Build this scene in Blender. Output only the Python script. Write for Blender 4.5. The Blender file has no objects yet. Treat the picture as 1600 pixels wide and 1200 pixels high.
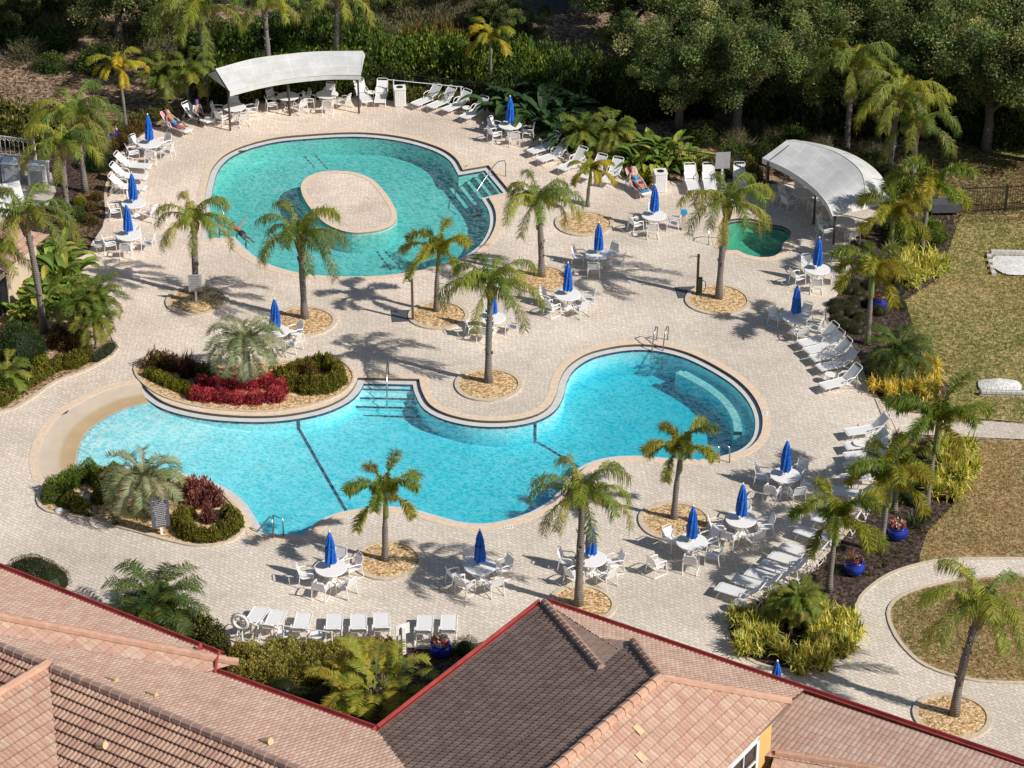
import bpy, bmesh, math, random
from mathutils import Vector, Matrix, geometry
R = random.Random(7)
scene = bpy.context.scene
COL = scene.collection
# ------------------------------------------------------------------ camera model (plan surveyed from the photograph)
F = 3850.0; TH = math.radians(29.5); H = 52.6
CT, ST = math.cos(TH), math.sin(TH)
def ray(px, py):
    u = px - 800.0; v = py - 600.0
    return Vector((u, CT*F - v*ST, -ST*F - v*CT))
def G(px, py, z=0.0):
    d = ray(px, py); t = (H - z) / -d.z
    return Vector((d.x*t, d.y*t, z))
def PX(p):
    zz = p[1]*CT - (p[2]-H)*ST; up = p[1]*ST + (p[2]-H)*CT
    return 800 + F*p[0]/zz, 600 - F*up/zz
def zat(base, ty):                      # height above a ground point whose top shows at row ty
    g = G(*base); lo, hi = 0.0, 40.0
    for _ in range(40):
        m = (lo+hi)/2
        if PX((g.x, g.y, m))[1] > ty: lo = m
        else: hi = m
    return lo
def G2(l, z=0.0): return [G(p[0], p[1], z) for p in l]
class Plane:
    def __init__(s, a, b, c):
        s.p = Vector(a); s.n = (Vector(b)-s.p).cross(Vector(c)-s.p).normalized()
        if s.n.z < 0: s.n = -s.n
    def px(s, x, y):
        d = ray(x, y); o = Vector((0, 0, H))
        return o + d * ((s.p-o).dot(s.n) / d.dot(s.n))
    def z(s, x, y): return s.p.z - ((x-s.p.x)*s.n.x + (y-s.p.y)*s.n.y)/s.n.z
# ------------------------------------------------------------------ materials
MATS = {}
def mat(name):
    m = bpy.data.materials.new(name); m.use_nodes = True
    nt = m.node_tree; nt.nodes.clear(); MATS[name] = m
    return m, nt, nt.nodes, nt.links
def out(nt, sh):
    o = nt.nodes.new('ShaderNodeOutputMaterial'); nt.links.new(sh, o.inputs['Surface'])
def N(nt, t, **k):
    n = nt.nodes.new(t)
    for a, b in k.items():
        if a in ('loc',): continue
        if hasattr(n, a): setattr(n, a, b)
        else: n.inputs[a.replace('_', ' ')].default_value = b
    return n
def rgba(c): return (c[0], c[1], c[2], 1.0)
def mixc(nt, fac, a, b, mode='MIX'):
    n = nt.nodes.new('ShaderNodeMix'); n.data_type = 'RGBA'; n.blend_type = mode
    for s, v in ((0, fac), (6, a), (7, b)):
        if isinstance(v, (int, float)): n.inputs[s].default_value = v
        elif isinstance(v, tuple): n.inputs[s].default_value = rgba(v)
        else: nt.links.new(v, n.inputs[s])
    return n.outputs[2]
def ramp(nt, fac, stops):
    n = nt.nodes.new('ShaderNodeValToRGB'); cr = n.color_ramp
    while len(cr.elements) < len(stops): cr.elements.new(0.5)
    for e, (p, c) in zip(cr.elements, stops):
        e.position = p; e.color = rgba(c) if isinstance(c, tuple) else (c, c, c, 1)
    nt.links.new(fac, n.inputs[0]); return n.outputs[0]
def coord(nt, scale=(1, 1, 1), rot=(0, 0, 0), kind='Object'):
    t = nt.nodes.new('ShaderNodeTexCoord'); m = nt.nodes.new('ShaderNodeMapping')
    m.inputs['Scale'].default_value = scale; m.inputs['Rotation'].default_value = rot
    nt.links.new(t.outputs[kind], m.inputs[0]); return m.outputs[0]
def noise(nt, vec, scale, detail=4, rough=.55, dist=0):
    n = N(nt, 'ShaderNodeTexNoise'); n.inputs['Scale'].default_value = scale
    n.inputs['Detail'].default_value = detail; n.inputs['Roughness'].default_value = rough
    n.inputs['Distortion'].default_value = dist
    nt.links.new(vec, n.inputs['Vector']); return n.outputs[0]
def bump(nt, h, strength=.4, dist=.02):
    b = N(nt, 'ShaderNodeBump'); b.inputs['Strength'].default_value = strength; b.inputs['Distance'].default_value = dist
    nt.links.new(h, b.inputs['Height']); return b.outputs[0]
def bsdf(nt, color, rough=.6, normal=None, metal=0, spec=.4):
    b = N(nt, 'ShaderNodeBsdfPrincipled')
    b.inputs['Roughness'].default_value = rough; b.inputs['Metallic'].default_value = metal
    b.inputs['Specular IOR Level'].default_value = spec
    if isinstance(color, tuple): b.inputs['Base Color'].default_value = rgba(color)
    else: nt.links.new(color, b.inputs['Base Color'])
    if normal is not None: nt.links.new(normal, b.inputs['Normal'])
    return b.outputs[0]
def plain(name, c, rough=.5, var=.12, scale=6, metal=0, spec=.4, bmp=0):
    m, nt, ns, ln = mat(name)
    n = noise(nt, coord(nt), scale)
    d = tuple(x*(1-var) for x in c); e = tuple(min(1, x*(1+var)) for x in c)
    out(nt, bsdf(nt, ramp(nt, n, [(.3, d), (.7, e)]), rough, bump(nt, n, bmp, .02) if bmp else None, metal, spec))
    return m
# --- pavers
m, nt, ns, ln = mat('pavers')
wob = noise(nt, coord(nt), .35, 2)
v0 = coord(nt, rot=(0, 0, .62))
off_ = N(nt, 'ShaderNodeVectorMath', operation='ADD'); ln.new(v0, off_.inputs[0])
wv = N(nt, 'ShaderNodeTexNoise'); wv.inputs['Scale'].default_value = .5; ln.new(coord(nt), wv.inputs['Vector'])
ws = N(nt, 'ShaderNodeVectorMath', operation='SCALE'); ln.new(wv.outputs[1], ws.inputs[0]); ws.inputs['Scale'].default_value = .5
ln.new(ws.outputs[0], off_.inputs[1])
br = N(nt, 'ShaderNodeTexBrick'); ln.new(off_.outputs[0], br.inputs['Vector'])
br.offset = .5; br.inputs['Scale'].default_value = 1; br.inputs['Brick Width'].default_value = .24; br.inputs['Row Height'].default_value = .16
br.inputs['Mortar Size'].default_value = .013; br.inputs['Mortar Smooth'].default_value = .4; br.inputs['Bias'].default_value = 0
br.inputs['Color1'].default_value = (.81, .73, .64, 1); br.inputs['Color2'].default_value = (.69, .615, .53, 1); br.inputs['Mortar'].default_value = (.46, .40, .335, 1)
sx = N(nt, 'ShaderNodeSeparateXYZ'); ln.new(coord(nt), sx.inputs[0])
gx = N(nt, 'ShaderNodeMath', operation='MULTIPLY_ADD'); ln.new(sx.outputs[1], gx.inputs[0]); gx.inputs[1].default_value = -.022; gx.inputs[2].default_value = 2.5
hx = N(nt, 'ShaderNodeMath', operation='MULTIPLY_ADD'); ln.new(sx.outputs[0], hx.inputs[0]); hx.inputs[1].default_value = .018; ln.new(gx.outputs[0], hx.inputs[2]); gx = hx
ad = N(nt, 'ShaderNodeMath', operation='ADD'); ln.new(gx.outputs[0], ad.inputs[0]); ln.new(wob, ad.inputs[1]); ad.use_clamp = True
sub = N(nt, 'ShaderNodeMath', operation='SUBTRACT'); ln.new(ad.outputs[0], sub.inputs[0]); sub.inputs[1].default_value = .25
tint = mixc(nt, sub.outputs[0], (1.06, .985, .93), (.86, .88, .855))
c1 = mixc(nt, 1.0, br.outputs[0], tint, 'MULTIPLY')
big = ramp(nt, noise(nt, coord(nt), .16, 5, .6), [(.3, .80), (.7, 1.14)])
c2 = mixc(nt, 1.0, c1, big, 'MULTIPLY')
grit = ramp(nt, noise(nt, coord(nt), 9, 3, .7), [(.25, .72), (.75, 1.22)])
c3 = mixc(nt, 1.0, c2, grit, 'MULTIPLY')
stain = ramp(nt, noise(nt, coord(nt), .5, 6, .7), [(.30, (.86, .81, .77)), (.46, (1, 1, 1))])
c3 = mixc(nt, .8, c3, stain, 'MULTIPLY')
out(nt, bsdf(nt, c3, .85, bump(nt, br.outputs[1], -.5, .01), spec=.25))
plain('coping', (.70, .55, .41), .8, .12, 5)
plain('kerb', (.56, .47, .36), .85, .16, 8)
plain('ledge', (.60, .60, .58), .6, .08, 4)
plain('shadowed_tile', (.09, .075, .065), .35, .3, 14)  # brown tile with the coping's shadow put into its colour
plain('navy_tile', (.035, .05, .10), .25, .3, 14)
plain('concrete', (.5, .44, .36), .85, .12, 5)
# --- gravel, mulch, litter, lawn
def mottled(name, stops, s1, s2, bs=.8, bd=.05, rough=.95):
    m, nt, ns, ln = mat(name)
    a = noise(nt, coord(nt), s1, 3, .7); b = noise(nt, coord(nt), s2, 5, .65)
    v = N(nt, 'ShaderNodeTexVoronoi'); v.inputs['Scale'].default_value = s1; ln.new(coord(nt), v.inputs['Vector'])
    sp = N(nt, 'ShaderNodeSeparateColor'); ln.new(v.outputs['Color'], sp.inputs[0])
    mx = N(nt, 'ShaderNodeMath', operation='MULTIPLY_ADD'); ln.new(sp.outputs[0], mx.inputs[0]); mx.inputs[1].default_value = .45
    ad = N(nt, 'ShaderNodeMath', operation='MULTIPLY_ADD'); ln.new(b, ad.inputs[0]); ad.inputs[1].default_value = .55; ln.new(mx.outputs[0], ad.inputs[2])
    ln.new(a, mx.inputs[2]); 
    sc = N(nt, 'ShaderNodeMath', operation='MULTIPLY'); ln.new(ad.outputs[0], sc.inputs[0]); sc.inputs[1].default_value = .5
    stops = [(.5+(p-.52)*.55, q) for p, q in stops]
    out(nt, bsdf(nt, ramp(nt, sc.outputs[0], stops), rough, bump(nt, a, bs, bd), spec=.15))
    return m
mottled('gravel', [(.3, (.26, .14, .06)), (.52, (.56, .36, .17)), (.75, (.84, .66, .42))], 13, 5)
mottled('pink_gravel', [(.3, (.24, .15, .09)), (.52, (.46, .31, .19)), (.75, (.62, .47, .33))], 9, .7)
mottled('mulch', [(.3, (.022, .015, .012)), (.55, (.06, .042, .033)), (.8, (.15, .11, .085))], 10, 1.1)
mottled('litter', [(.32, (.07, .045, .03)), (.52, (.22, .15, .10)), (.75, (.44, .32, .21))], 6, .45)
mottled('lawn', [(.28, (.12, .13, .035)), (.46, (.24, .215, .07)), (.60, (.38, .30, .13)), (.8, (.50, .38, .19))], 7, .22, .9, .06)
mottled('brown_lawn', [(.3, (.17, .135, .055)), (.5, (.33, .235, .11)), (.75, (.47, .33, .18))], 8, .5, .9, .06)
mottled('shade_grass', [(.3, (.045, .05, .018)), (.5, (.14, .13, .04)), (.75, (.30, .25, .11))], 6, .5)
mottled('sand', [(.3, (.55, .54, .52)), (.75, (.8, .79, .76))], 9, 1.5, .6, .03)
# --- foliage: one colour per leaf in the mesh attribute
m, nt, ns, ln = mat('leaf')
at = N(nt, 'ShaderNodeAttribute'); at.attribute_name = 'Col'
oi = N(nt, 'ShaderNodeObjectInfo')
va = ramp(nt, oi.outputs['Random'], [(0, (.84, .86, .80)), (1, (1.14, 1.10, 1.1))])
lc = mixc(nt, 1.0, at.outputs['Color'], va, 'MULTIPLY')
d = N(nt, 'ShaderNodeBsdfPrincipled'); d.inputs['Roughness'].default_value = .5; d.inputs['Specular IOR Level'].default_value = .25; ln.new(lc, d.inputs['Base Color'])
tr = N(nt, 'ShaderNodeBsdfTranslucent'); ln.new(mixc(nt, 1.0, lc, (1.25, 1.2, .6), 'MULTIPLY'), tr.inputs['Color'])
mx = N(nt, 'ShaderNodeMixShader'); mx.inputs[0].default_value = .40; ln.new(d.outputs[0], mx.inputs[1]); ln.new(tr.outputs[0], mx.inputs[2])
out(nt, mx.outputs[0])
m, nt, ns, ln = mat('palm_bark')
wv = N(nt, 'ShaderNodeTexWave', wave_type='BANDS', bands_direction='Z'); wv.inputs['Scale'].default_value = 3.2; wv.inputs['Distortion'].default_value = 1.6
ln.new(coord(nt), wv.inputs[0]); nn = noise(nt, coord(nt, (1, 1, .4)), 7, 5, .7)
cc = mixc(nt, nn, (.10, .085, .075), (.34, .30, .265)); cc = mixc(nt, .28, cc, wv.outputs[0], 'MULTIPLY')
out(nt, bsdf(nt, cc, .9, bump(nt, wv.outputs[1], .5, .03)))
plain('bark', (.17, .14, .115), .95, .4, 5, bmp=.6)
plain('boot', (.20, .135, .085), .95, .45, 12, bmp=.6)
plain('crownshaft', (.16, .20, .06), .5, .25, 3)
# --- furniture & objects
plain('white_metal', (.80, .79, .78), .35, .05, 9)
m, nt, ns, ln = mat('sling')
wv = N(nt, 'ShaderNodeTexWave', wave_type='BANDS', bands_direction='X'); wv.inputs['Scale'].default_value = 3.2; ln.new(coord(nt), wv.inputs[0])
cc = mixc(nt, wv.outputs[1], (.80, .80, .80), (.88, .88, .87)); d_ = bsdf(nt, cc, .6)
t_ = N(nt, 'ShaderNodeBsdfTranslucent'); t_.inputs[0].default_value = (.6, .6, .6, 1)
mx = N(nt, 'ShaderNodeMixShader'); mx.inputs[0].default_value = .18; ln.new(d_, mx.inputs[1]); ln.new(t_.outputs[0], mx.inputs[2]); out(nt, mx.outputs[0])
plain('white_plastic', (.82, .81, .79), .4, .05, 4)
plain('blue_canvas', (.012, .12, .52), .7, .35, 5, bmp=.3)
m, nt, ns, ln = mat('awning')
bk = N(nt, 'ShaderNodeTexBrick'); ln.new(coord(nt, kind='UV'), bk.inputs[0]); bk.offset = 0; bk.inputs['Brick Width'].default_value = 1.05; bk.inputs['Row Height'].default_value = .72; bk.inputs['Scale'].default_value = 1
bk.inputs['Mortar Size'].default_value = .02; bk.inputs['Color1'].default_value = (.58, .58, .57, 1); bk.inputs['Color2'].default_value = (.55, .56, .55, 1); bk.inputs['Mortar'].default_value = (.68, .67, .65, 1)
nn = ramp(nt, noise(nt, coord(nt), 1.5, 5), [(.3, .86), (.7, 1.08)])
out(nt, bsdf(nt, mixc(nt, 1.0, bk.outputs[0], nn, 'MULTIPLY'), .7))
plain('awning_edge', (.62, .61, .59), .7, .08, 3)
plain('bronze', (.07, .055, .045), .5, .2, 8)
plain('steel', (.42, .43, .45), .25, .1, 8, metal=.9)
plain('black_metal', (.018, .018, .02), .45, .2, 8)
plain('blue_glaze', (.008, .03, .30), .12, .25, 3, spec=.7)
plain('hole', (.01, .01, .01), .9)
plain('grey_board', (.36, .36, .37), .6, .08, 4)
plain('text_dark', (.05, .05, .06), .6)
plain('text_light', (.55, .55, .56), .6)
plain('board_dark', (.09, .09, .105), .5, .15, 5)
plain('wood', (.13, .085, .055), .8, .3, 9)
plain('green_plastic', (.035, .09, .05), .5)
plain('stucco', (.64, .40, .15), .9, .07, 3, bmp=.2)
plain('pale_stucco', (.58, .47, .34), .9, .07, 3)
plain('trim', (.78, .77, .72), .6, .04, 3)
plain('fascia', (.16, .105, .08), .7)
plain('gutter', (.32, .06, .052), .25, .25, 2, spec=.6)
plain('cap_orange', (.52, .31, .215), .8, .14, 3)
plain('cap_brown', (.36, .24, .19), .85, .18, 3)
plain('vent_tan', (.56, .43, .26), .8)
plain('glass_dark', (.02, .022, .026), .08, .2, 3, spec=.6)
plain('ac_grey', (.36, .39, .43), .6, .1, 2)
plain('blockwork', (.56, .54, .50), .9, .15, 6, bmp=.4)
plain('asphalt', (.055, .055, .06), .9, .2, 5)
plain('flower_red', (.5, .03, .03), .6, .4, 20)
plain('skin', (.50, .31, .22), .5, .12, 12)
plain('skin_tan', (.36, .20, .13), .5, .12, 12)
plain('hair_dark', (.03, .02, .015), .6)
plain('cloth_blue', (.02, .30, .60), .8, .2, 12)
plain('cloth_purple', (.14, .06, .42), .8, .2, 12)
plain('cloth_pale', (.50, .56, .62), .8, .15, 12)
plain('cloth_black', (.02, .02, .025), .7)
plain('towel_pink', (.62, .20, .28), .9, .35, 9)
plain('towel_blue', (.05, .25, .42), .9, .35, 9)
# --- roof tile (UV in metres: u along the eave, v up the slope)
def tile(name, a, b, grime, tw=.17, th=.36):
    m, nt, ns, ln = mat(name)
    uv = N(nt, 'ShaderNodeUVMap'); sc = N(nt, 'ShaderNodeVectorMath', operation='DIVIDE'); ln.new(uv.outputs[0], sc.inputs[0]); sc.inputs[1].default_value = (tw, th, 1)
    fl = N(nt, 'ShaderNodeVectorMath', operation='FLOOR'); ln.new(sc.outputs[0], fl.inputs[0])
    wn = N(nt, 'ShaderNodeTexWhiteNoise'); ln.new(fl.outputs[0], wn.inputs[0])
    c = mixc(nt, wn.outputs[0], a, b)
    g = ramp(nt, noise(nt, coord(nt), .8, 6, .65), [(.33, grime), (.66, (1.05, 1.04, 1.02))])
    c = mixc(nt, .85, c, g, 'MULTIPLY')
    fr = N(nt, 'ShaderNodeVectorMath', operation='FRACTION'); ln.new(sc.outputs[0], fr.inputs[0])
    sp = N(nt, 'ShaderNodeSeparateXYZ'); ln.new(fr.outputs[0], sp.inputs[0])
    lo = ramp(nt, sp.outputs[1], [(0, .64), (.07, .78), (.13, 1.0), (1, 1.0)])
    c = mixc(nt, 1.0, c, lo, 'MULTIPLY')
    lx = ramp(nt, sp.outputs[0], [(0, .74), (.12, 1.0), (.88, 1.0), (1, .74)])
    c = mixc(nt, .8, c, lx, 'MULTIPLY')
    c = mixc(nt, 1.0, c, ramp(nt, noise(nt, coord(nt), 14, 3, .7), [(.25, .8), (.75, 1.15)]), 'MULTIPLY')
    out(nt, bsdf(nt, c, .85, spec=.25))
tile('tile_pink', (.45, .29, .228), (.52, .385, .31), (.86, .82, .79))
tile('tile_shaded', (.21, .15, .128), (.31, .225, .185), (.78, .76, .76))  # darker copy of the roof tile, grazing-light shade put into the colour
tile('tile_sun', (.49, .295, .225), (.57, .42, .325), (.90, .84, .80))  # lighter, warmer copy for sunny slopes, the sunlight put into the colour
tile('tile_near', (.40, .23, .18), (.54, .37, .27), (.82, .76, .72))
# --- water
def water(name, dark, light, sc, floor_stops, zmin, crest_glint):
    m, nt, ns, ln = mat(name)
    vec = coord(nt, (1, 1, 1), (0, 0, .5))
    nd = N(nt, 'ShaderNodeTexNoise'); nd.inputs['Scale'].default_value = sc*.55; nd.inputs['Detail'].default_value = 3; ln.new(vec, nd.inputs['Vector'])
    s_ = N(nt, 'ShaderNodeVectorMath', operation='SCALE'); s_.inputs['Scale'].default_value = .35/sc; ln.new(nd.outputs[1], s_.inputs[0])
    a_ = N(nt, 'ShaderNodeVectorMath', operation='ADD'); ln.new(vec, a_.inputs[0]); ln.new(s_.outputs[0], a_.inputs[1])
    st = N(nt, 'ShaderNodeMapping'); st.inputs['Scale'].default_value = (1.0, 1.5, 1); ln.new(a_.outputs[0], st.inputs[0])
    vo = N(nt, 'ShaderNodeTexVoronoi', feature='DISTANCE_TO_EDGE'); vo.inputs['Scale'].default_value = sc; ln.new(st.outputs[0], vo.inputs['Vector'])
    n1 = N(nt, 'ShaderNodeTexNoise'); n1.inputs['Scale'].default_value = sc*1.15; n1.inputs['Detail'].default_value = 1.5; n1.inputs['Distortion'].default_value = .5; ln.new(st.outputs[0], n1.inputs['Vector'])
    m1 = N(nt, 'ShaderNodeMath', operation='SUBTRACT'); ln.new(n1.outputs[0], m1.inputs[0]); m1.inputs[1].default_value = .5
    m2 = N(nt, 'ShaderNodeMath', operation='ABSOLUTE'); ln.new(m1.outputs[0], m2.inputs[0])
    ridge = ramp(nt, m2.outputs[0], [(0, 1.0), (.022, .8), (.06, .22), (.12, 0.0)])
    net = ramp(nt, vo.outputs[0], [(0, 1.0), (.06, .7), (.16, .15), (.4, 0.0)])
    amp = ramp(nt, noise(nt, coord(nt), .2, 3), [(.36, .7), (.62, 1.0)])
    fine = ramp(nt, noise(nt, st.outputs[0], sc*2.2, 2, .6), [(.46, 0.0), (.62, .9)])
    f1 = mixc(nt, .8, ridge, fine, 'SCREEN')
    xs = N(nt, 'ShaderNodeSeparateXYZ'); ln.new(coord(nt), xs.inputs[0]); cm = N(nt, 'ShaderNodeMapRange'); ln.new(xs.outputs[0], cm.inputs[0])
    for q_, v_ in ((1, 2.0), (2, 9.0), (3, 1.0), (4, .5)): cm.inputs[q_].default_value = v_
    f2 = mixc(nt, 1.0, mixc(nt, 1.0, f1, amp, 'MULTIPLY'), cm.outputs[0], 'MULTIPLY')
    caustic_tint = mixc(nt, f2, dark, light)  # ripple caustics: bright and dim light put into the water's tint
    bp = bump(nt, noise(nt, vec, sc*1.3, 4, .6), .5, .06)
    T = N(nt, 'ShaderNodeBsdfTransparent'); ln.new(caustic_tint, T.inputs[0])
    gl = N(nt, 'ShaderNodeBsdfGlossy'); gl.inputs['Roughness'].default_value = .04; ln.new(bp, gl.inputs['Normal'])
    fr = N(nt, 'ShaderNodeFresnel'); fr.inputs[0].default_value = 1.33; ln.new(bp, fr.inputs['Normal'])
    ge = N(nt, 'ShaderNodeNewGeometry'); ff = N(nt, 'ShaderNodeMix'); ln.new(ge.outputs['Backfacing'], ff.inputs[0]); ln.new(fr.outputs[0], ff.inputs[2]); ff.inputs[3].default_value = .05
    df = N(nt, 'ShaderNodeBsdfDiffuse'); df.inputs[0].default_value = crest_glint; ln.new(bp, df.inputs['Normal'])  # pale diffuse on the crests, sky glint put into the colour
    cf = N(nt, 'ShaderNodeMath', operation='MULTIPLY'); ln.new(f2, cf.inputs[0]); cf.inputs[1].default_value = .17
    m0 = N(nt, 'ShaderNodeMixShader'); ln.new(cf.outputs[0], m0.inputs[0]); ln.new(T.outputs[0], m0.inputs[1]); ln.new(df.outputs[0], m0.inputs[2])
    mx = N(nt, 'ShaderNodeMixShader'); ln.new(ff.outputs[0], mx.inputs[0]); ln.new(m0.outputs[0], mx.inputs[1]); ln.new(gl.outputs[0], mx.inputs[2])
    out(nt, mx.outputs[0])
    m, nt, ns, ln = mat(name + '_floor')
    sp = N(nt, 'ShaderNodeSeparateXYZ'); ln.new(coord(nt), sp.inputs[0])
    k = N(nt, 'ShaderNodeMath', operation='DIVIDE'); ln.new(sp.outputs[2], k.inputs[0]); k.inputs[1].default_value = zmin
    c = ramp(nt, k.outputs[0], floor_stops)
    c = mixc(nt, 1.0, c, ramp(nt, noise(nt, coord(nt), 1.2, 5), [(.3, .92), (.7, 1.06)]), 'MULTIPLY')
    out(nt, bsdf(nt, c, .8, spec=.1))
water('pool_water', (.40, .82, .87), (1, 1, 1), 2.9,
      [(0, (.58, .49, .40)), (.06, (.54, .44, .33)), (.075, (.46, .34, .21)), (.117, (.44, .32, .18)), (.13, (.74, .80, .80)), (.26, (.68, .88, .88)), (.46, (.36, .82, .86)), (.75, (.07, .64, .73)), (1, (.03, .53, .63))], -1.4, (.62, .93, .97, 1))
water('lagoon_water', (.46, .78, .76), (1, 1, 1), 2.6, [(0, (.42, .62, .56)), (.35, (.25, .66, .61)), (1, (.13, .57, .56))], -1.3, (.60, .92, .88, 1))
water('spa_water', (.55, .85, .75), (1, 1, 1), 3.2, [(0, (.35, .55, .42)), (.45, (.16, .46, .32)), (1, (.10, .44, .34))], -1.1, (.45, .75, .62, 1))
# ------------------------------------------------------------------ mesh builder
class MB:
    def __init__(s): s.v = []; s.f = []; s.c = []; s.mi = []; s.mats = []; s.cur = 0; s.col = (1, 1, 1); s.uv = None
    def use(s, m):
        if m not in s.mats: s.mats.append(m)
        s.cur = s.mats.index(m); return s
    def vert(s, p): s.v.append((p[0], p[1], p[2])); s.c.append(s.col); return len(s.v)-1
    def face(s, idx): s.f.append(tuple(idx)); s.mi.append(s.cur)
    def poly(s, pts): s.face([s.vert(p) for p in pts])
    def box(s, c, d, rz=0, ry=0, bev=0):
        M = Matrix.Translation(Vector(c)) @ Matrix.Rotation(rz, 4, 'Z') @ Matrix.Rotation(ry, 4, 'Y')
        i = len(s.v)
        for z in (-.5, .5):
            for y in (-.5, .5):
                for x in (-.5, .5): s.vert(M @ Vector((x*d[0], y*d[1], z*d[2])))
        for q in ((0, 2, 3, 1), (4, 5, 7, 6), (0, 1, 5, 4), (2, 6, 7, 3), (0, 4, 6, 2), (1, 3, 7, 5)): s.face([i+k for k in q])
    def tube(s, pts, r, n=6, cap=True, closed=False):
        pts = [Vector(p) for p in pts]; L = len(pts)
        rr = r if isinstance(r, (list, tuple)) else [r]*L
        rings = []
        for k, p in enumerate(pts):
            if closed: t = pts[(k+1) % L] - pts[k-1]
            else: t = pts[min(k+1, L-1)] - pts[max(k-1, 0)]
            if t.length < 1e-9: t = Vector((0, 0, 1))
            t.normalize(); a = t.cross(Vector((0, 0, 1)) if abs(t.z) < .95 else Vector((1, 0, 0))).normalized(); b = t.cross(a)
            rings.append([s.vert(p + (a*math.cos(2*math.pi*j/n) + b*math.sin(2*math.pi*j/n))*rr[k]) for j in range(n)])
        for k in range(L if closed else L-1):
            A = rings[k]; B = rings[(k+1) % L]
            for j in range(n): s.face((A[j], A[(j+1) % n], B[(j+1) % n], B[j]))
        if cap and not closed: s.face(rings[0][::-1]); s.face(rings[-1])
    def lathe(s, prof, n=20, c=(0, 0, 0), fold=0, nf=8):
        rings = []
        for r, z in prof:
            rings.append([s.vert((c[0]+r*(1+fold*math.cos(nf*2*math.pi*j/n))*math.cos(2*math.pi*j/n), c[1]+r*(1+fold*math.cos(nf*2*math.pi*j/n))*math.sin(2*math.pi*j/n), c[2]+z)) for j in range(n)])
        for A, B in zip(rings, rings[1:]):
            for j in range(n): s.face((A[j], A[(j+1) % n], B[(j+1) % n], B[j]))
        s.face(rings[0][::-1]); s.face(rings[-1])
    def mesh(s, name, m=None, smooth=False):
        me = bpy.data.meshes.new(name); me.from_pydata(s.v, [], s.f)
        a = me.attributes.new('Col', 'FLOAT_COLOR', 'POINT'); fl = []
        for c in s.c: fl.extend((c[0], c[1], c[2], 1.0))
        a.data.foreach_set('color', fl)
        for mm in (s.mats or [m]): me.materials.append(MATS[mm])
        if s.mats: me.polygons.foreach_set('material_index', s.mi)
        if smooth: me.polygons.foreach_set('use_smooth', [True]*len(s.f))
        me.update(); return me
# ------------------------------------------------------------------ scene objects
def tag(o, label, cat, group=None):
    o['label'] = label; o['category'] = cat
    if group: o['group'] = group
    return o
def thing(name, label, cat, loc=(0, 0, 0), rz=0, group=None, sc=1):
    o = bpy.data.objects.new(name, None); COL.objects.link(o); o.location = loc; o.rotation_euler = (0, 0, rz)
    if sc != 1: o.scale = (sc, sc, sc) if isinstance(sc, (int, float)) else sc
    o.empty_display_size = .3
    return tag(o, label, cat, group)
def part(parent, name, me, loc=None, rz=None, sc=None, label=None):
    o = bpy.data.objects.new(name, me); COL.objects.link(o); o.parent = parent
    if loc is not None: o.location = loc
    if rz is not None: o.rotation_euler = (0, 0, rz)
    if sc is not None: o.scale = (sc, sc, sc) if isinstance(sc, (int, float)) else sc
    if label: o['label'] = label
    return o
def solo(name, me, label, cat, loc=(0, 0, 0), rz=0, group=None, sc=1):
    o = bpy.data.objects.new(name, me); COL.objects.link(o); o.location = loc; o.rotation_euler = (0, 0, rz)
    o.scale = (sc, sc, sc) if isinstance(sc, (int, float)) else sc
    return tag(o, label, cat, group)
def struct(name, me):
    o = bpy.data.objects.new(name, me); COL.objects.link(o); o['kind'] = 'structure'; return o
# ------------------------------------------------------------------ outlines
def spl(pts, step=.35, closed=True):
    P = [Vector((p[0], p[1])) for p in pts]; crn = [len(p) > 2 and p[2] == 'c' for p in pts]
    n = len(P); res = []
    for i in range(n if closed else n-1):
        p1, p2 = P[i], P[(i+1) % n]
        p0 = P[i-1] if (closed or i > 0) else 2*p1-p2
        p3 = P[(i+2) % n] if (closed or i+2 < n) else 2*p2-p1
        if crn[i]: p0 = 2*p1-p2
        if crn[(i+1) % n]: p3 = 2*p2-p1
        k = max(1, int((p2-p1).length/step))
        for j in range(k):
            t = j/k; t2 = t*t; t3 = t2*t
            res.append(.5*((2*p1) + (p2-p0)*t + (2*p0-5*p1+4*p2-p3)*t2 + (3*p1-p0-3*p2+p3)*t3))
    if not closed: res.append(P[-1])
    return res
def gp(pts):                            # photo outline -> ground outline, keeping corner marks
    return [tuple(G(p[0], p[1]).xy) + tuple(p[2:]) for p in pts]
def area(l): return .5*sum(l[i-1].x*l[i].y - l[i].x*l[i-1].y for i in range(len(l)))
def ccw(l): return l if area(l) > 0 else l[::-1]
def inside(p, l):
    r = False; x, y = p[0], p[1]; n = len(l); j = n-1
    for i in range(n):
        a, b = l[i], l[j]
        if (a[1] > y) != (b[1] > y) and x < (b[0]-a[0])*(y-a[1])/(b[1]-a[1]) + a[0]: r = not r
        j = i
    return r
def offset(l, d):                       # l counter-clockwise, positive d goes inward
    res = []; n = len(l)
    for i in range(n):
        a = (l[i]-l[i-1]); b = (l[(i+1) % n]-l[i])
        a = a.normalized() if a.length > 1e-9 else b.normalized(); b = b.normalized() if b.length > 1e-9 else a
        na = Vector((-a.y, a.x)); nb = Vector((-b.y, b.x)); m = na+nb
        m = m.normalized() if m.length > 1e-6 else na
        k = 1/max(.5, m.dot(na)); dd = d[i] if isinstance(d, list) else d
        res.append(l[i] + m*dd*k)
    return res
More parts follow.
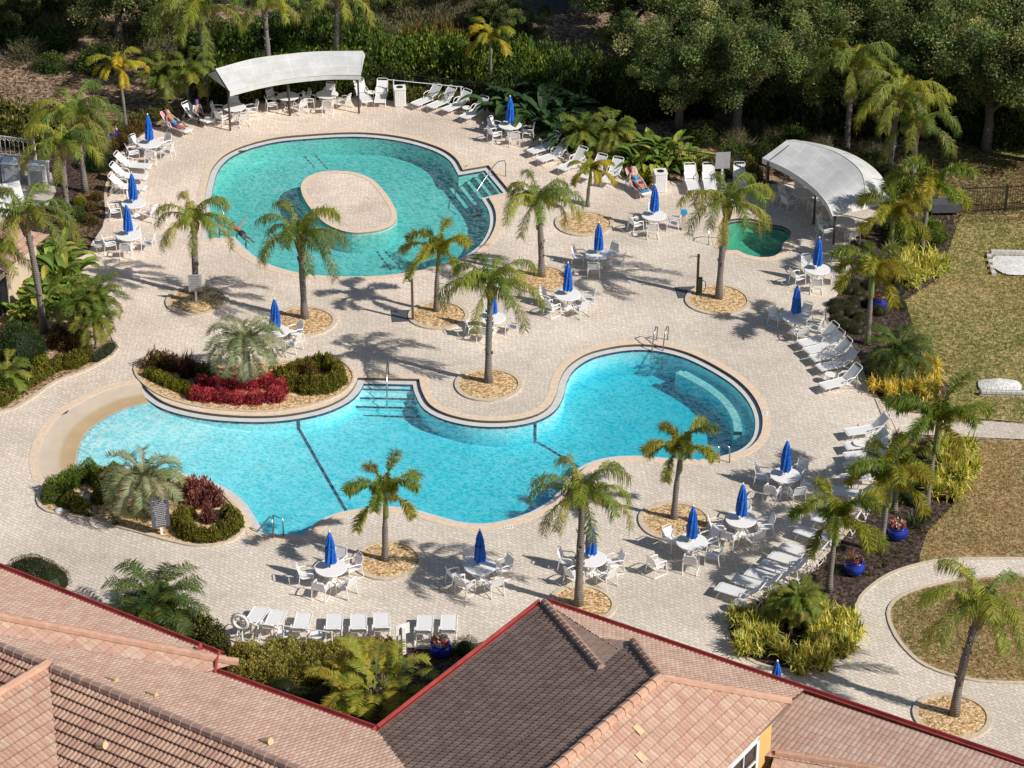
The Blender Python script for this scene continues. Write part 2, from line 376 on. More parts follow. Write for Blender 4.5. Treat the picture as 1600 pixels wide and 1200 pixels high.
def sheet(name, outer, holes=(), z=0., m='pavers', kind=True, inner=None, zf=None):
    vs = []; es = []
    for l in [outer]+list(holes):
        b = len(vs); vs += [Vector((p[0], p[1])) for p in l]; es += [(b+i, b+(i+1) % len(l)) for i in range(len(l))]
    if inner:
        xs = [p[0] for p in outer]; ys = [p[1] for p in outer]; x = min(xs)
        while x < max(xs):
            y = min(ys)
            while y < max(ys):
                if inside((x, y), outer): vs.append(Vector((x, y)))
                y += inner
            x += inner
    r = geometry.delaunay_2d_cdt(vs, es, [], 0, 1e-5)
    mb = MB()
    for p in r[0]: mb.vert((p.x, p.y, zf(p.x, p.y) if zf else z))
    for t in r[2]:
        c = (r[0][t[0]]+r[0][t[1]]+r[0][t[2]])/3
        if inside(c, outer) and not any(inside(c, h) for h in holes): mb.face(t)
    me = mb.mesh(name, m)
    return struct(name, me) if kind else me
def strip(mb, A, za, B, zb, closed=True):
    n = len(A); fa = za if callable(za) else (lambda i: za); fb = zb if callable(zb) else (lambda i: zb)
    a = [mb.vert((A[i][0], A[i][1], fa(i))) for i in range(n)]; b = [mb.vert((B[i][0], B[i][1], fb(i))) for i in range(n)]
    for i in range(n if closed else n-1):
        j = (i+1) % n; mb.face((a[i], a[j], b[j], b[i]))
def band(mb, l, w, z0, z1, closed=True):  # kerb: l is its inner edge, grows outward by w
    l = [Vector(p) for p in l]; o = offset(l, -w) if closed else offs_open(l, -w)
    strip(mb, l, z0, l, z1, closed); strip(mb, l, z1, o, z1, closed); strip(mb, o, z1, o, z0, closed)
def offs_open(l, d):
    res = []
    for i in range(len(l)):
        t = (l[min(i+1, len(l)-1)]-l[max(i-1, 0)]).normalized(); res.append(l[i]+Vector((-t.y, t.x))*d)
    return res
# ================================================================== SITE
pool_main = gp([(222, 597, 'c'), (232, 610), (255, 627), (290, 639), (340, 647), (400, 650), (450, 647), (500, 637), (536, 621), (553, 604), (559, 590, 'c'), (655, 592, 'c'),
  (659, 610), (672, 632), (700, 647), (742, 656), (790, 657), (830, 650), (856, 636), (869, 615), (875, 592), (888, 571), (915, 553), (950, 543), (990, 538), (1030, 540), (1072, 550),
  (1112, 568), (1152, 593), (1178, 620), (1191, 650), (1188, 680), (1170, 700), (1140, 712), (1100, 719), (1050, 718), (1000, 714), (955, 716), (922, 726), (903, 742), (886, 764), (868, 782),
  (840, 799), (800, 813), (760, 820), (720, 818), (680, 808), (640, 797), (600, 793), (560, 797), (522, 806), (496, 821), (479, 838, 'c'), (402, 835, 'c'), (388, 808), (370, 782), (346, 764),
  (318, 752), (285, 742), (240, 734), (190, 731), (130, 730, 'c'), (95, 752), (64, 745, 'c'), (59, 720), (66, 688), (88, 655), (124, 630), (172, 608)])
pool_round = gp([(324, 286), (332, 262), (352, 241), (385, 226), (430, 215), (480, 210), (530, 207), (570, 207), (612, 211), (652, 219), (690, 232), (712, 247), (723, 265, 'c'), (763, 258, 'c'), (798, 300, 'c'), (763, 308, 'c'),
  (773, 326), (775, 346), (769, 365), (756, 383), (735, 398), (700, 412), (650, 424), (600, 431), (550, 433), (500, 431), (460, 426), (420, 415), (392, 401), (374, 386), (360, 371, 'c'), (314, 374, 'c'), (317, 340), (320, 310)])
isle = gp([(470, 292), (478, 278), (500, 269), (530, 267), (560, 271), (585, 283), (605, 305), (619, 330), (618, 346), (601, 357), (570, 363), (540, 362), (510, 350), (489, 330), (475, 310)])
spa = gp([(1128, 352), (1140, 343), (1160, 341), (1180, 343), (1203, 350), (1222, 353), (1236, 362), (1233, 373), (1223, 381), (1222, 391), (1210, 400), (1190, 402), (1167, 398), (1152, 391), (1137, 391), (1127, 385), (1124, 370)])
def loop(g, step=.3): return ccw(spl(g, step))
LM, LR, LI, LS = loop(pool_main), loop(pool_round), loop(isle), loop(spa)
beach_out = G2([(130, 730), (64, 745), (59, 720), (66, 688), (88, 655), (124, 630), (172, 608), (222, 597)])
def dbeach(x, y):
    best = 99; p = Vector((x, y, 0))
    for a, b in zip(beach_out[1:], beach_out[2:]):
        t = max(0, min(1, (p-a).dot(b-a)/(b-a).length_squared)); best = min(best, (p-a-(b-a)*t).length)
    return best
def zmain(x, y):
    d = dbeach(x, y)
    if d < 1.5: return -.17*d/1.5
    return max(-1.4, -.17-(d-1.5)*.084) if d < 9 else max(-1.4, -.80-(d-9)*.045)
deck = G2([(60, 455), (60, 430), (140, 395), (140, 385), (160, 355), (165, 335), (163, 300), (172, 270), (188, 240), (205, 222), (240, 198), (265, 200), (300, 183), (325, 176), (345, 168), (380, 163), (440, 160), (500, 157), (560, 153), (585, 152), (625, 160), (660, 154), (700, 156), (740, 164), (770, 176), (800, 186), (830, 205), (852, 222), (885, 235), (925, 247), (960, 261), (985, 272), (1015, 281), (1060, 283), (1110, 283), (1180, 287), (1220, 288), (1280, 275), (1330, 280), (1370, 300), (1385, 330), (1345, 365), (1320, 385), (1322, 402), (1331, 420), (1328, 440), (1312, 455), (1298, 475), (1295, 500), (1306, 515), (1326, 535), (1344, 570), (1354, 598), (1378, 628), (1398, 640), (1402, 676), (1382, 692), (1376, 720), (1366, 760), (1346, 800), (1322, 836), (1290, 868), (1258, 900), (1214, 930), (1172, 942), (1148, 962), (1136, 985), (1145, 1012), (1180, 1036), (1230, 1048), (1275, 1042), (1318, 1016), (1334, 985), (1340, 945), (1353, 924), (1390, 898), (1440, 881), (1500, 873), (1600, 872), (1800, 872), (2000, 1500), (-500, 1500), (-500, 640), (0, 645), (20, 640), (50, 622), (85, 598), (130, 581), (165, 563), (181, 547), (176, 528), (160, 500), (110, 494), (60, 500), (10, 480)])
dk = [p.xy for p in deck]
cut = lambda l, d=-.02: offset(l, d)
big_ground = [Vector(p) for p in ((-420, 25), (420, 25), (420, 1900), (-420, 1900))]
sheet('ground', big_ground, [cut(LM, -.1), cut(LR, -.1), cut(LS, -.1)], -.02, 'litter')
sheet('pool_deck', dk, [LM, LR, LS], 0, 'pavers')
mb = MB()
for L_, rb in ((LM, 1), (LR, 1), (LS, 1)):
    o = offset(L_, -.36); strip(mb, L_, .012, o, .012); strip(mb, L_, -.02, L_, .012); strip(mb, o, .012, o, 0.0)
struct('pool_coping', mb.mesh('pool_coping', 'coping'))
def pool(name, L_, zf, beach=False, isl=None, zw=-.17, wmat='pool_water', ledge=.30):
    bo = [beach and dbeach(p.x, p.y) < .06 for p in L_]
    n = len(L_); near = [min((0 if bo[(i+k) % n] else 9) + abs(k)*.25 for k in range(-4, 5)) if beach else 9 for i in range(n)]
    dist = [0.001 if bo[i] else min(ledge, near[i]*.5 if near[i] < 9 else ledge) for i in range(n)]
    inn = offset(L_, dist)
    a = MB(); strip(a, L_, lambda i: .0 if not bo[i] else -.01, L_, lambda i: -.12 if not bo[i] else -.03)
    struct(name+'_upper_wall', a.mesh(name+'_upper_wall', 'shadowed_tile'))
    a = MB(); strip(a, L_, lambda i: -.12 if not bo[i] else -.03, inn, lambda i: -.12 if not bo[i] else -.03)
    struct(name+'_ledge', a.mesh(name+'_ledge', 'ledge'))
    i2 = offset(inn, .004)
    a = MB(); strip(a, inn, lambda i: -.12 if not bo[i] else -.03, i2, lambda i: -.23 if not bo[i] else -.05)
    struct(name+'_tile_band', a.mesh(name+'_tile_band', 'navy_tile'))
    hole = []
    if isl:
        hole = [isl]
        a = MB(); strip(a, isl, 0.0, isl, -1.4); struct(name+'_island_wall', a.mesh('w', wmat+'_floor'))
        sheet('pool_island', isl, [], 0.0, 'pavers')
        a = MB(); k = offset(isl, .28); strip(a, isl, .012, k, .012); strip(a, isl, -.1, isl, .012); struct('island_coping', a.mesh('island_coping', 'coping'))
    a = MB(); strip(a, i2, lambda i: -.23 if not bo[i] else -.05, i2, lambda i: min(-.05, zf(i2[i].x, i2[i].y)-.01))
    struct(name+'_wall', a.mesh(name+'_wall', wmat+'_floor'))
    sheet(name+'_floor', inn, hole, 0, wmat+'_floor', inner=.55, zf=zf)
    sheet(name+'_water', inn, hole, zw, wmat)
    return inn
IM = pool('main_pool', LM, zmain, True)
IR = pool('round_pool', LR, lambda x, y: -1.15, False, ccw(LI), -.17, 'lagoon_water')
spa_in = offset(LS, .75)
IS = pool('spa', LS, lambda x, y: -1.0, False, None, -.12, 'spa_water', .06)
def extr(name, l, z1, z0, m):
    a = MB(); a.face([a.vert((p[0], p[1], z1)) for p in l]); strip(a, l, z1, l, z0); return struct(name, a.mesh(name, m))
# spa bench, lap bench
o2 = offset(LS, .5)
a = MB(); n_ = len(LS); rng = [i for i in range(n_) if LS[i].y > G(1170, 372).y]
A_ = [LS[i] for i in range(n_)]; strip(a, LS, -.48, o2, -.48); strip(a, o2, -.48, o2, -1.0); struct('spa_bench', a.mesh('spa_bench', 'spa_water_floor'))
idx = [i for i, p in enumerate(LM) if PX((p.x, p.y, 0))[0] > 1075 and PX((p.x, p.y, 0))[1] < 668]
o1 = offset(LM, .3); o2 = offset(LM, 1.2)
o3 = offset(LM, .85)
a = MB(); a.use('pool_water_floor'); strip(a, [o1[i] for i in idx], -.62, [o3[i] for i in idx], -.62, False); strip(a, [o2[i] for i in idx], -.44, [o2[i] for i in idx], -1.45, False); strip(a, [o3[i] for i in idx], -.62, [o3[i] for i in idx], -.44, False)
a.use('sand'); strip(a, [o3[i] for i in idx], -.44, [o2[i] for i in idx], -.44, False); a.use('pool_water_floor')  # pale edge strip: the sunlit part of the bench put into colour
for i in (idx[0], idx[-1]): a.poly([(o1[i].x, o1[i].y, -.62), (o2[i].x, o2[i].y, -.62), (o2[i].x, o2[i].y, -1.45), (o1[i].x, o1[i].y, -1.45)])
struct('main_pool_bench', a.mesh('main_pool_bench'))
# steps (dark nosing on every tread)
def steps(name, A, B, inward, n, tread, z0, dz, fl):
    A, B = Vector(A), Vector(B); u = Vector(inward).normalized(); a = MB()
    for k in range(n):
        z = z0-dz*k; p0 = A+u*tread*k; p1 = B+u*tread*k; q0 = p0+u*tread; q1 = p1+u*tread
        a.use(fl); a.poly([(*p0, z), (*p1, z), (*q1, z), (*q0, z)])
        a.poly([(*q0, z), (*q1, z), (*q1, z-dz), (*q0, z-dz)])
        a.use('navy_tile'); r0 = q0-u*.06; r1 = q1-u*.06
        a.poly([(*r0, z+.006), (*r1, z+.006), (*(q1+u*.006), z+.006), (*(q0+u*.006), z+.006)])
        a.poly([(*(q0+u*.006), z+.006), (*(q1+u*.006), z+.006), (*(q1+u*.006), z-.05), (*(q0+u*.006), z-.05)])
    struct(name, a.mesh(name))
def perp(a, b):
    d = (b-a).normalized(); return Vector((-d.y, d.x))
A, B = G(556, 592).xy, G(656, 594).xy
steps('main_pool_steps', A-Vector((0, .05)), B-Vector((0, .05)), -perp(A, B), 5, .42, -.24, .2, 'pool_water_floor')
A, B = G(763, 259).xy, G(797, 300).xy
u = -perp(A, B) if (-perp(A, B)).x < 0 else perp(A, B)
steps('round_pool_steps', A+u*.1, B+u*.1, u, 5, .42, -.2, .18, 'lagoon_water_floor')
A, B = G(316, 345).xy, G(316, 374).xy
steps('round_pool_entry_steps', A, B, (1, 0.1), 5, .42, -.2, .18, 'lagoon_water_floor')
A, B = G(402, 835).xy, G(478, 838).xy
steps('main_pool_front_steps', A, B, (0.05, 1), 3, .35, -.22, .2, 'pool_water_floor')
# lane marks on the pool floors
def lane(name, p, q, z, zf, w=.14, dash=0):
    P0, P1 = G(*p, z), G(*q, z); a = MB(); d = (P1-P0); L = d.length; d.normalize(); s = Vector((-d.y, d.x, 0))*w/2; t = 0; st = dash or .5
    while t < L:
        e = min(L, t+st*(.72 if dash else 1)); A, B = P0+d*t, P0+d*e
        pts = [A-s, B-s, B+s, A+s]; a.poly([(v.x, v.y, zf(v.x, v.y)+.012) for v in pts]); t += st
    struct(name, a.mesh(name, 'navy_tile'))
rz_ = lambda x, y: -1.15
lane('lane_mark', (477, 226), (512, 264), -1.15, rz_, .09, .4); lane('lane_mark', (468, 236), (492, 262), -1.15, rz_, .09, .4)
lane('lane_mark', (588, 392), (612, 424), -1.15, rz_, .09, .4); lane('lane_mark', (597, 388), (628, 420), -1.15, rz_, .09, .4)
for (px, py, ex, ey) in ((463, 651, 547, 803), (826, 657, 905, 730)):
    i2 = offset(IM, .016); k = min(range(len(i2)), key=lambda i: (i2[i]-G(px, py, -.2).xy).length); t_ = (i2[(k+1) % len(i2)]-i2[k-1]).normalized()*.07; mb = MB(); zb = zmain(i2[k].x, i2[k].y)
    p, q = i2[k]-t_, i2[k]+t_; mb.poly([(*p, -.2), (*q, -.2), (*q, zb+.01), (*p, zb+.01)]); struct('lane_mark', mb.mesh('lane_mark', 'navy_tile'))
    lane('lane_mark', PX((i2[k].x, i2[k].y, zb)), (ex, ey), zb-.1, zmain, .13)
# ------------------------------------------------------------------ beds, lawns, paths
def bed(name, pts, m, z=.012, kerb=None, kw=.16, kh=.07, sm=True, rise=0):
    l = ccw(spl(gp(pts), .35)) if sm else ccw([p.xy for p in G2(pts)])
    if rise:
        c = sum(l, Vector((0, 0)))/len(l); zf = lambda x, y: z + rise*max(0, 1-((Vector((x, y))-c).length/max((p-c).length for p in l))**2)
        sheet(name, l, [], z, m, inner=.6, zf=zf)
    else: sheet(name, l, [], z, m)
    if kerb:
        a = MB(); band(a, l, kw, 0, kh); struct(name+'_kerb', a.mesh(name+'_kerb', kerb))
    return l
RINGS = [(308, 470, 43), (474, 503, 45), (845, 437, 41), (763, 602, 46), (1122, 469, 45), (909, 945, 46), (1488, 1120, 53), (606, 876, 48), (1055, 815, 50), (685, 493, 41), (913, 350, 40)]
for cx, cy, r in RINGS:
    g = G(cx, cy); rr = r/((F*ST+(cy-600)*CT)/H)
    wv = R.random()*6
    l = [g.xy+Vector((math.cos(t)*rr*(1+.02*math.sin(3*t+wv)), math.sin(t)*rr*(1+.02*math.cos(2*t+wv)))) for t in [2*math.pi*k/44 for k in range(44)]]
    sheet('gravel_ring', l, [], .03, 'gravel', inner=.5, zf=lambda x, y: .03+.06*max(0, 1-((x-g.x)**2+(y-g.y)**2)/rr/rr))
    a = MB(); band(a, l, .2, 0, .07); struct('gravel_ring_kerb', a.mesh('gravel_ring_kerb', 'kerb'))
bed('planter_gravel', [(214, 585), (229, 602), (258, 620), (305, 634), (350, 640), (400, 643), (450, 640), (500, 629), (536, 612), (551, 592), (544, 575), (520, 560), (470, 564), (400, 570), (330, 573), (270, 560), (235, 557), (214, 570)], 'gravel', .02, 'kerb', .1, .06)
bed('planter_gravel', [(62, 782), (70, 762), (92, 747), (130, 738), (190, 738), (240, 741), (285, 750), (330, 763), (358, 785), (374, 810), (374, 833), (350, 848), (310, 852), (270, 845), (200, 826), (120, 806), (76, 798)], 'gravel', .02, 'kerb', .14, .07)
bed('side_bed', [(-80, 660), (0, 643), (20, 638), (50, 620), (85, 596), (130, 579), (163, 562), (179, 547), (174, 528), (160, 500), (110, 494), (60, 500), (-80, 480)], 'pink_gravel', .02, 'kerb', .16, .06)
bed('mulch_bed', [(1298, 476), (1296, 500), (1308, 515), (1328, 535), (1346, 570), (1356, 598), (1380, 627), (1470, 640), (1480, 600), (1440, 560), (1412, 470), (1460, 440), (1495, 395), (1490, 340), (1395, 320), (1347, 366), (1322, 386), (1324, 402), (1333, 420), (1330, 440), (1314, 455)], 'mulch', .01, None, sm=False)
bed('mulch_bed', [(1404, 684), (1384, 692), (1378, 720), (1368, 760), (1348, 800), (1324, 836), (1292, 868), (1260, 900), (1216, 930), (1174, 944), (1150, 962), (1139, 985), (1148, 1010), (1182, 1034), (1230, 1045), (1274, 1039), (1316, 1014), (1331, 985), (1337, 944), (1351, 922), (1388, 896), (1436, 880), (1450, 830), (1490, 790), (1525, 740), (1522, 686)], 'mulch', .01, None, sm=False)
bed('mulch_bed', [(140, 395), (140, 385), (160, 355), (165, 335), (163, 300), (172, 270), (188, 240), (204, 224), (150, 215), (60, 240), (40, 420), (60, 432)], 'mulch', .01, None, sm=False)
bed('mulch_bed', [(355, 1012), (560, 1012), (720, 1012), (800, 990), (800, 1200), (540, 1200), (330, 1050), (200, 960), (300, 950)], 'mulch', .01, None, sm=False)
bed('lawn', [(1465, 440), (1414, 470), (1442, 560), (1482, 602), (1478, 642), (1500, 652), (1600, 660), (1750, 668), (1750, 330), (1500, 338)], 'lawn', .015, None, sm=False)
bed('lawn', [(1520, 688), (1524, 740), (1490, 790), (1450, 830), (1437, 868), (1437, 880), (1500, 871), (1600, 870), (1800, 870), (1800, 690)], 'brown_lawn', .015, None, sm=False)
bed('lawn', [(1800, 903), (1600, 903), (1520, 905), (1452, 918), (1412, 932), (1393, 950), (1393, 972), (1411, 1006), (1450, 1040), (1520, 1061), (1600, 1066), (1800, 1070)], 'brown_lawn', .03, 'kerb', .14, .05)
bed('path', [(1380, 628), (1400, 642), (1480, 654), (1500, 655), (1600, 663), (1800, 672), (1800, 694), (1600, 687), (1510, 683), (1403, 678)], 'pavers', .02, None, sm=False)
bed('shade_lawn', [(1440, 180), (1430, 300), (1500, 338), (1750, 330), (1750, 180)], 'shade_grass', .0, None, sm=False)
bed('road', [(560, -30), (900, -30), (885, 22), (740, 20), (600, 8)], 'asphalt', .01, None, sm=False)
kb = MB()
for pts in ([(1139, 985), (1148, 1010), (1182, 1034), (1230, 1045), (1274, 1039), (1316, 1014), (1331, 985), (1337, 944), (1351, 922), (1388, 896), (1436, 880), (1500, 872), (1700, 871)], [(1372, 622), (1392, 670)], [(1298, 476), (1296, 500), (1308, 515), (1328, 535), (1346, 570), (1356, 598), (1374, 622)], [(165, 335), (163, 300), (172, 270), (188, 240), (204, 224)],
            [(345, 168), (380, 163), (440, 160), (500, 157), (560, 153), (585, 152), (625, 160), (660, 154), (700, 156), (740, 164), (770, 176), (800, 186), (830, 205)], [(1382, 692), (1376, 720), (1366, 760), (1346, 800), (1322, 836), (1290, 868), (1258, 900)]):
    l = spl(gp(pts), .4, False); band(kb, l, .15, 0, .035, False)
struct('deck_edging', kb.mesh('deck_edging', 'kerb'))
# ================================================================== CLUBHOUSE
def clip_fine(poly3, e0, e1, tw=.17, th=.36, lift=.04, mname='tile_pink', sub=4, rib=.035):
    """real barrel-tile relief over a planar 3D polygon; e0->e1 is the eave direction"""
    pts = [Vector(p) for p in poly3]; n = (pts[1]-pts[0]).cross(pts[2]-pts[0]).normalized()
    if n.z < 0: n = -n
    U = (Vector(e1)-Vector(e0)); U = (U-n*U.dot(n)).normalized(); V = n.cross(U)
    if V.z < 0: V = -V; U = -U
    o = pts[0]; uv = [((p-o).dot(U), (p-o).dot(V)) for p in pts]
    u0 = math.floor(min(p[0] for p in uv)/tw); u1 = math.ceil(max(p[0] for p in uv)/tw); v0 = math.floor(min(p[1] for p in uv)/th); v1 = math.ceil(max(p[1] for p in uv)/th)
    bm = bmesh.new(); uvl = bm.loops.layers.uv.new('UVMap'); prof = [0, .75, 1, .75] if sub == 4 else [0, 1]
    for j in range(v0, v1):
        rows = []
        for (vv, h) in ((j*th, lift), ((j+1)*th, .006)):
            rows.append([bm.verts.new(o+U*(i*tw/sub)+V*vv+n*(h+rib*prof[i % sub])) for i in range(u0*sub, u1*sub+1)])
        base = [bm.verts.new(o+U*(i*tw/sub)+V*(j*th+.004)+n*(.006+rib*prof[i % sub]*.9)) for i in range(u0*sub, u1*sub+1)]
        for k in range(len(rows[0])-1):
            for q, vs in (((rows[0][k], rows[0][k+1], rows[1][k+1], rows[1][k]), (j*th, (j+1)*th)), ((base[k], base[k+1], rows[0][k+1], rows[0][k]), (j*th, j*th+.001))):
                f = bm.faces.new(q)
                for lp, (du, dv) in zip(f.loops, ((0, 0), (1, 0), (1, 1), (0, 1))):
                    lp[uvl].uv = ((u0*sub+k+du)*tw/sub, vs[dv]+1e-4)
    c = sum(pts, Vector())/len(pts)
    for a, b in zip(pts, pts[1:]+pts[:1]):
        if (b-a).length < 1e-6: continue
        pn = (b-a).cross(n).normalized()
        if pn.dot(c-a) > 0: pn = -pn
        bmesh.ops.bisect_plane(bm, geom=bm.verts[:]+bm.edges[:]+bm.faces[:], plane_co=a, plane_no=pn, clear_outer=True)
    me = bpy.data.meshes.new('roof_slope'); bm.to_mesh(me); bm.free(); me.materials.append(MATS[mname]); return me
ze = 3.3
def slab(mb, pts, d=.06):                # plain underside so no light leaks below the tiles
    mb.face([mb.vert((p[0], p[1], p[2]-d)) for p in pts])
club = thing('clubhouse', 'large pink tiled clubhouse roof, left slope coloured darker brown for grazing light, with maroon gutters in the foreground', 'building', G(700, 1250))
inv = -Vector(club.location)
def bpart(name, me, parent=None, label=None):
    if parent is None:
        o = part(club, name, me, loc=inv, label=label)
    else: o = part(parent, name, me, label=label)
    return o
C0, C1, C2 = G(590, 1145, ze), G(850, 942, ze), G(1600, 1197, ze)
h3 = G(1032, 1060, 6.3)
PD, PP = Plane(C0, C1, h3), Plane(C1, C2, h3)
C2x = C1+(C2-C1)*1.35
h1, h2 = PD.px(940, 1046), PD.px(989, 1003)
r2 = G(760, 1297, 6.3)
U1 = PP.px(1233, 1097); PU = Plane(h3, r2, U1); U2_ = PU.px(1040, 1310)
dlow = PD.px(590, 1300); dl2 = PD.px(640, 1370)
under = MB()
for pts in ([C0, C1, h1, PD.px(600, 1240)],): pass
# dark left slope in convex pieces
vD = [C0, C1, h1, h2, h3, r2, PD.px(560, 1330)]
S1 = [C0, C1, h1, PD.px(620, 1330), PD.px(560, 1330)]
e = h2 - h1
S2 = [h1, h2, h3, PD.px(860, 1210), PD.px(760, 1297), PD.px(620, 1330)]
for pts in (S1, S2):
    pts = [PD.px(*PX(p)) for p in pts]
    bpart('roof', clip_fine(pts, C0, C1, mname='tile_shaded'), label='roof slope with tiles coloured darker brown for grazing light'); slab(under, pts)
PR = Plane(C1, C2, G(1207, 1182, 3.36))
EU = min((C1+(C2-C1)*k/200 for k in range(200)), key=lambda p: abs(PX(p)[0]-1256))
pl_a = [C1, PP.px(1330, 1105), h3]
for pts, mn in (([C1, C2x, PP.px(1850, 1330), PP.px(1207, 1184), U1, PP.px(1032, 1060), PP.px(990, 1035)], 'tile_pink'), ([PP.px(850, 942), PP.px(990, 1040), PP.px(940, 1046)], 'tile_pink')):
    pts = [Vector(p) for p in pts]
    if len(pts) > 3: pts = [C1, C2x, PP.px(1850, 1330), PP.px(1228, 1188), U1, h3]
    if len(pts) > 3:
        for pp_ in ([C1, EU, U1, h3], [PR.px(1222, 1073), C2x, PR.px(1165, 1177)]): bpart('roof', clip_fine(pp_, C1, C2, mname=mn, **({} if pp_[-1] is h3 else dict(lift=.022, rib=.012))), label='pink tiled roof slope facing the pool'); slab(under, pp_)
        continue
    else: pts = [p-Vector((0, 0, .0)) for p in pts]
    me = clip_fine(pts, C1, C2, mname=mn) if len(pts) > 3 else None
    if me: bpart('roof', me, label='pink tiled roof slope facing the pool'); slab(under, pts)
# low notch hip beside the dark slope
nt_ = [C1, G(1000, 1036, 4.6), h2, h1]
a = MB(); a.face([a.vert(p+Vector((0, 0, .03))) for p in (C1, h3*.5+C1*.5, h1)]); a.face([a.vert(p+Vector((0, 0, .03))) for p in (h1, h3*.5+C1*.5, h2)])
me = a.mesh('notch', 'tile_pink'); me.uv_layers.new(name='UVMap')
dU = (C1-C0).normalized(); dV = Vector((-dU.y, dU.x, .3)).normalized()
for lp in me.loops: q = me.vertices[lp.vertex_index].co; me.uv_layers[0].data[lp.index].uv = (q.dot(dU), q.dot(dV))
bpart('roof', me)
pts = [h3, U1, PU.px(1130, 1206), PU.px(1000, 1310), r2]
bpart('roof', clip_fine(pts, h3, r2, mname='tile_sun'), label='sunlit orange pink roof slope over the stucco wall'); slab(under, pts)
# clerestory wall under the sunny slope
print('U1', U1, 'PRz', PR.z(U1.x, U1.y))
a = MB(); p_ = PR.px(1228, 1092); a.poly([EU+Vector((0, 0, .03)), U1+Vector((0, 0, -.03)), p_]); bpart('wall', a.mesh('wall', 'stucco'))
wd = (PU.px(1130, 1206)-U1).normalized(); nrm = Vector((wd.y, -wd.x, 0)).normalized()
if nrm.x < 0: nrm = -nrm
A = U1 - nrm*.03 + wd*1.05; A.z = U1.z-.02; B = A + Vector((wd.x, wd.y, 0))*9
a = MB()
zlo = lambda p: PR.z(p.x, p.y)-.3
a.poly([A, B, (B.x, B.y, 1.5), (A.x, A.y, 1.5)])
q = A - nrm*4; a.poly([A, (A.x, A.y, 1.5), (q.x, q.y, 1.5), (q.x, q.y, A.z)])
bpart('wall', a.mesh('wall', 'stucco'), label='yellow ochre stucco wall')
wi = part(club, 'window', None, loc=inv)
bpy.data.objects.remove(wi)
def wbar(mb, c, L, h, d, ax):
    mb.box(c, (L, d, h), math.atan2(ax.y, ax.x))
ax = Vector((wd.x, wd.y, 0)).normalized(); wc = A+ax*1.95+nrm*.03+Vector((0, 0, -.95))
g_ = MB(); wbar(g_, wc, 1.7, 1.5, .04, ax); win = bpart('window', g_.mesh('window', 'glass_dark'), label='dark pane window with pale trim')
fm = MB()
for du, dz, L, h in ((-.9, 0, .16, 1.8), (.9, 0, .16, 1.8), (0, .83, 1.96, .16), (0, -.83, 1.96, .16), (0, 0, 1.7, .05), (0, 0, .05, 1.5)):
    wbar(fm, wc+ax*du+Vector((0, 0, dz))+nrm*.04, L, h, .06, ax)
part(win, 'frame', fm.mesh('frame', 'trim'))
a = MB(); a.tube([U1+Vector((0, 0, -.10)), PU.px(1000, 1310)+Vector((0, 0, -.10))], .10, 4); a.tube([U1-nrm*.28+Vector((0, 0, -.12)), PU.px(1000, 1310)-nrm*.28+Vector((0, 0, -.12))], .10, 4)
bpart('fascia', a.mesh('fascia', 'fascia'))
# left wing
E0, E1, E2 = G(0, 890, ze), G(345, 1027, ze), G(305, 1042, ze)
Rg0, Rg1 = G(75, 1043, 5.5), G(400, 1178, 5.45)
PM = Plane(E2, C0, Rg0); PF = Plane(E0, E1, E1+(Rg0-E2))
Rg1 = Plane(E2, C0, Rg0).px(400, 1178); ridge = (Rg1-Rg0).normalized(); Rl = Rg0-ridge*9; Rr = Rg0+ridge*20
edir = (C0-E2).normalized(); En = C0+edir*1.5
pts = [E2-edir*14, C0, Rg0+ridge*17.2, Rl]
pts = [PM.px(*PX(p)) for p in pts]
bpart('roof', clip_fine(pts, E2, C0, mname='tile_pink'), label='long pink tiled roof slope with vent tiles'); slab(under, pts)
# front hip strip
Fo = E1+(E1-E0).normalized()*.1
hip0, hip1 = PF.px(-90, 948), PF.px(371, 1037)
pts = [E0-(E1-E0).normalized()*3, hip1, hip0]
bpart('roof', clip_fine(pts, E0, E1, mname='tile_pink'), label='narrow pink roof slope above the upper left gutter'); slab(under, pts)
m0, m1 = PM.px(-90, 977), PM.px(322, 1052)
a = MB(); pts = [hip0, hip1, m1, m0]
PS_ = [hip0+Vector((0, 0, .02)), hip1+Vector((0, 0, .02)), m1+Vector((0, 0, .05)), m0+Vector((0, 0, .05))]
a.face([a.vert(p) for p in PS_]); me = a.mesh('hip', 'tile_sun'); me.uv_layers.new(name='UVMap')
d1 = (C1-C0).normalized(); d2 = Vector((d1.y, -d1.x, 0))
for lp in me.loops: q = me.vertices[lp.vertex_index].co; me.uv_layers[0].data[lp.index].uv = (q.dot(d1), q.dot(d2)*1.08)
bpart('roof', me, label='diagonal orange tiled hip between two slopes')
# near slope and cross gable
nn_ = Vector((ridge.y, -ridge.x, 0)).normalized()
if nn_.y > 0: nn_ = -nn_
pt = .46; Nl = Rl+nn_*12-Vector((0, 0, 12*pt)); Nr = Rr+nn_*12-Vector((0, 0, 12*pt)); PN = Plane(Rg0, Rg1, Rg0+nn_*5-Vector((0, 0, 5*pt)))
vly = PN.px(92, 1215); vl2 = vly+(vly-Rg0)*.35
pts = [Rg0, Rr, Nr, Rg0+(vly-Rg0)*2.2]
bpart('roof', clip_fine(pts, Rg0, Rg1, mname='tile_near', lift=.075), label='near roof slope with dark tile courses'); slab(under, pts)
pts = [Rl, Rg0, Rg0+nn_*3-Vector((0, 0, 3*pt)), Rl+nn_*3-Vector((0, 0, 3*pt))]
bpart('roof', clip_fine(pts, Rg0, Rg1, mname='tile_near', lift=.075))
Gr = G(-120, 1155, 5.6); Rg0b = Rg0+Vector((0, 0, .12))
PG = Plane(Rg0b, Gr, Rg0+(vly-Rg0)*2.2+Vector((0, 0, .05)))
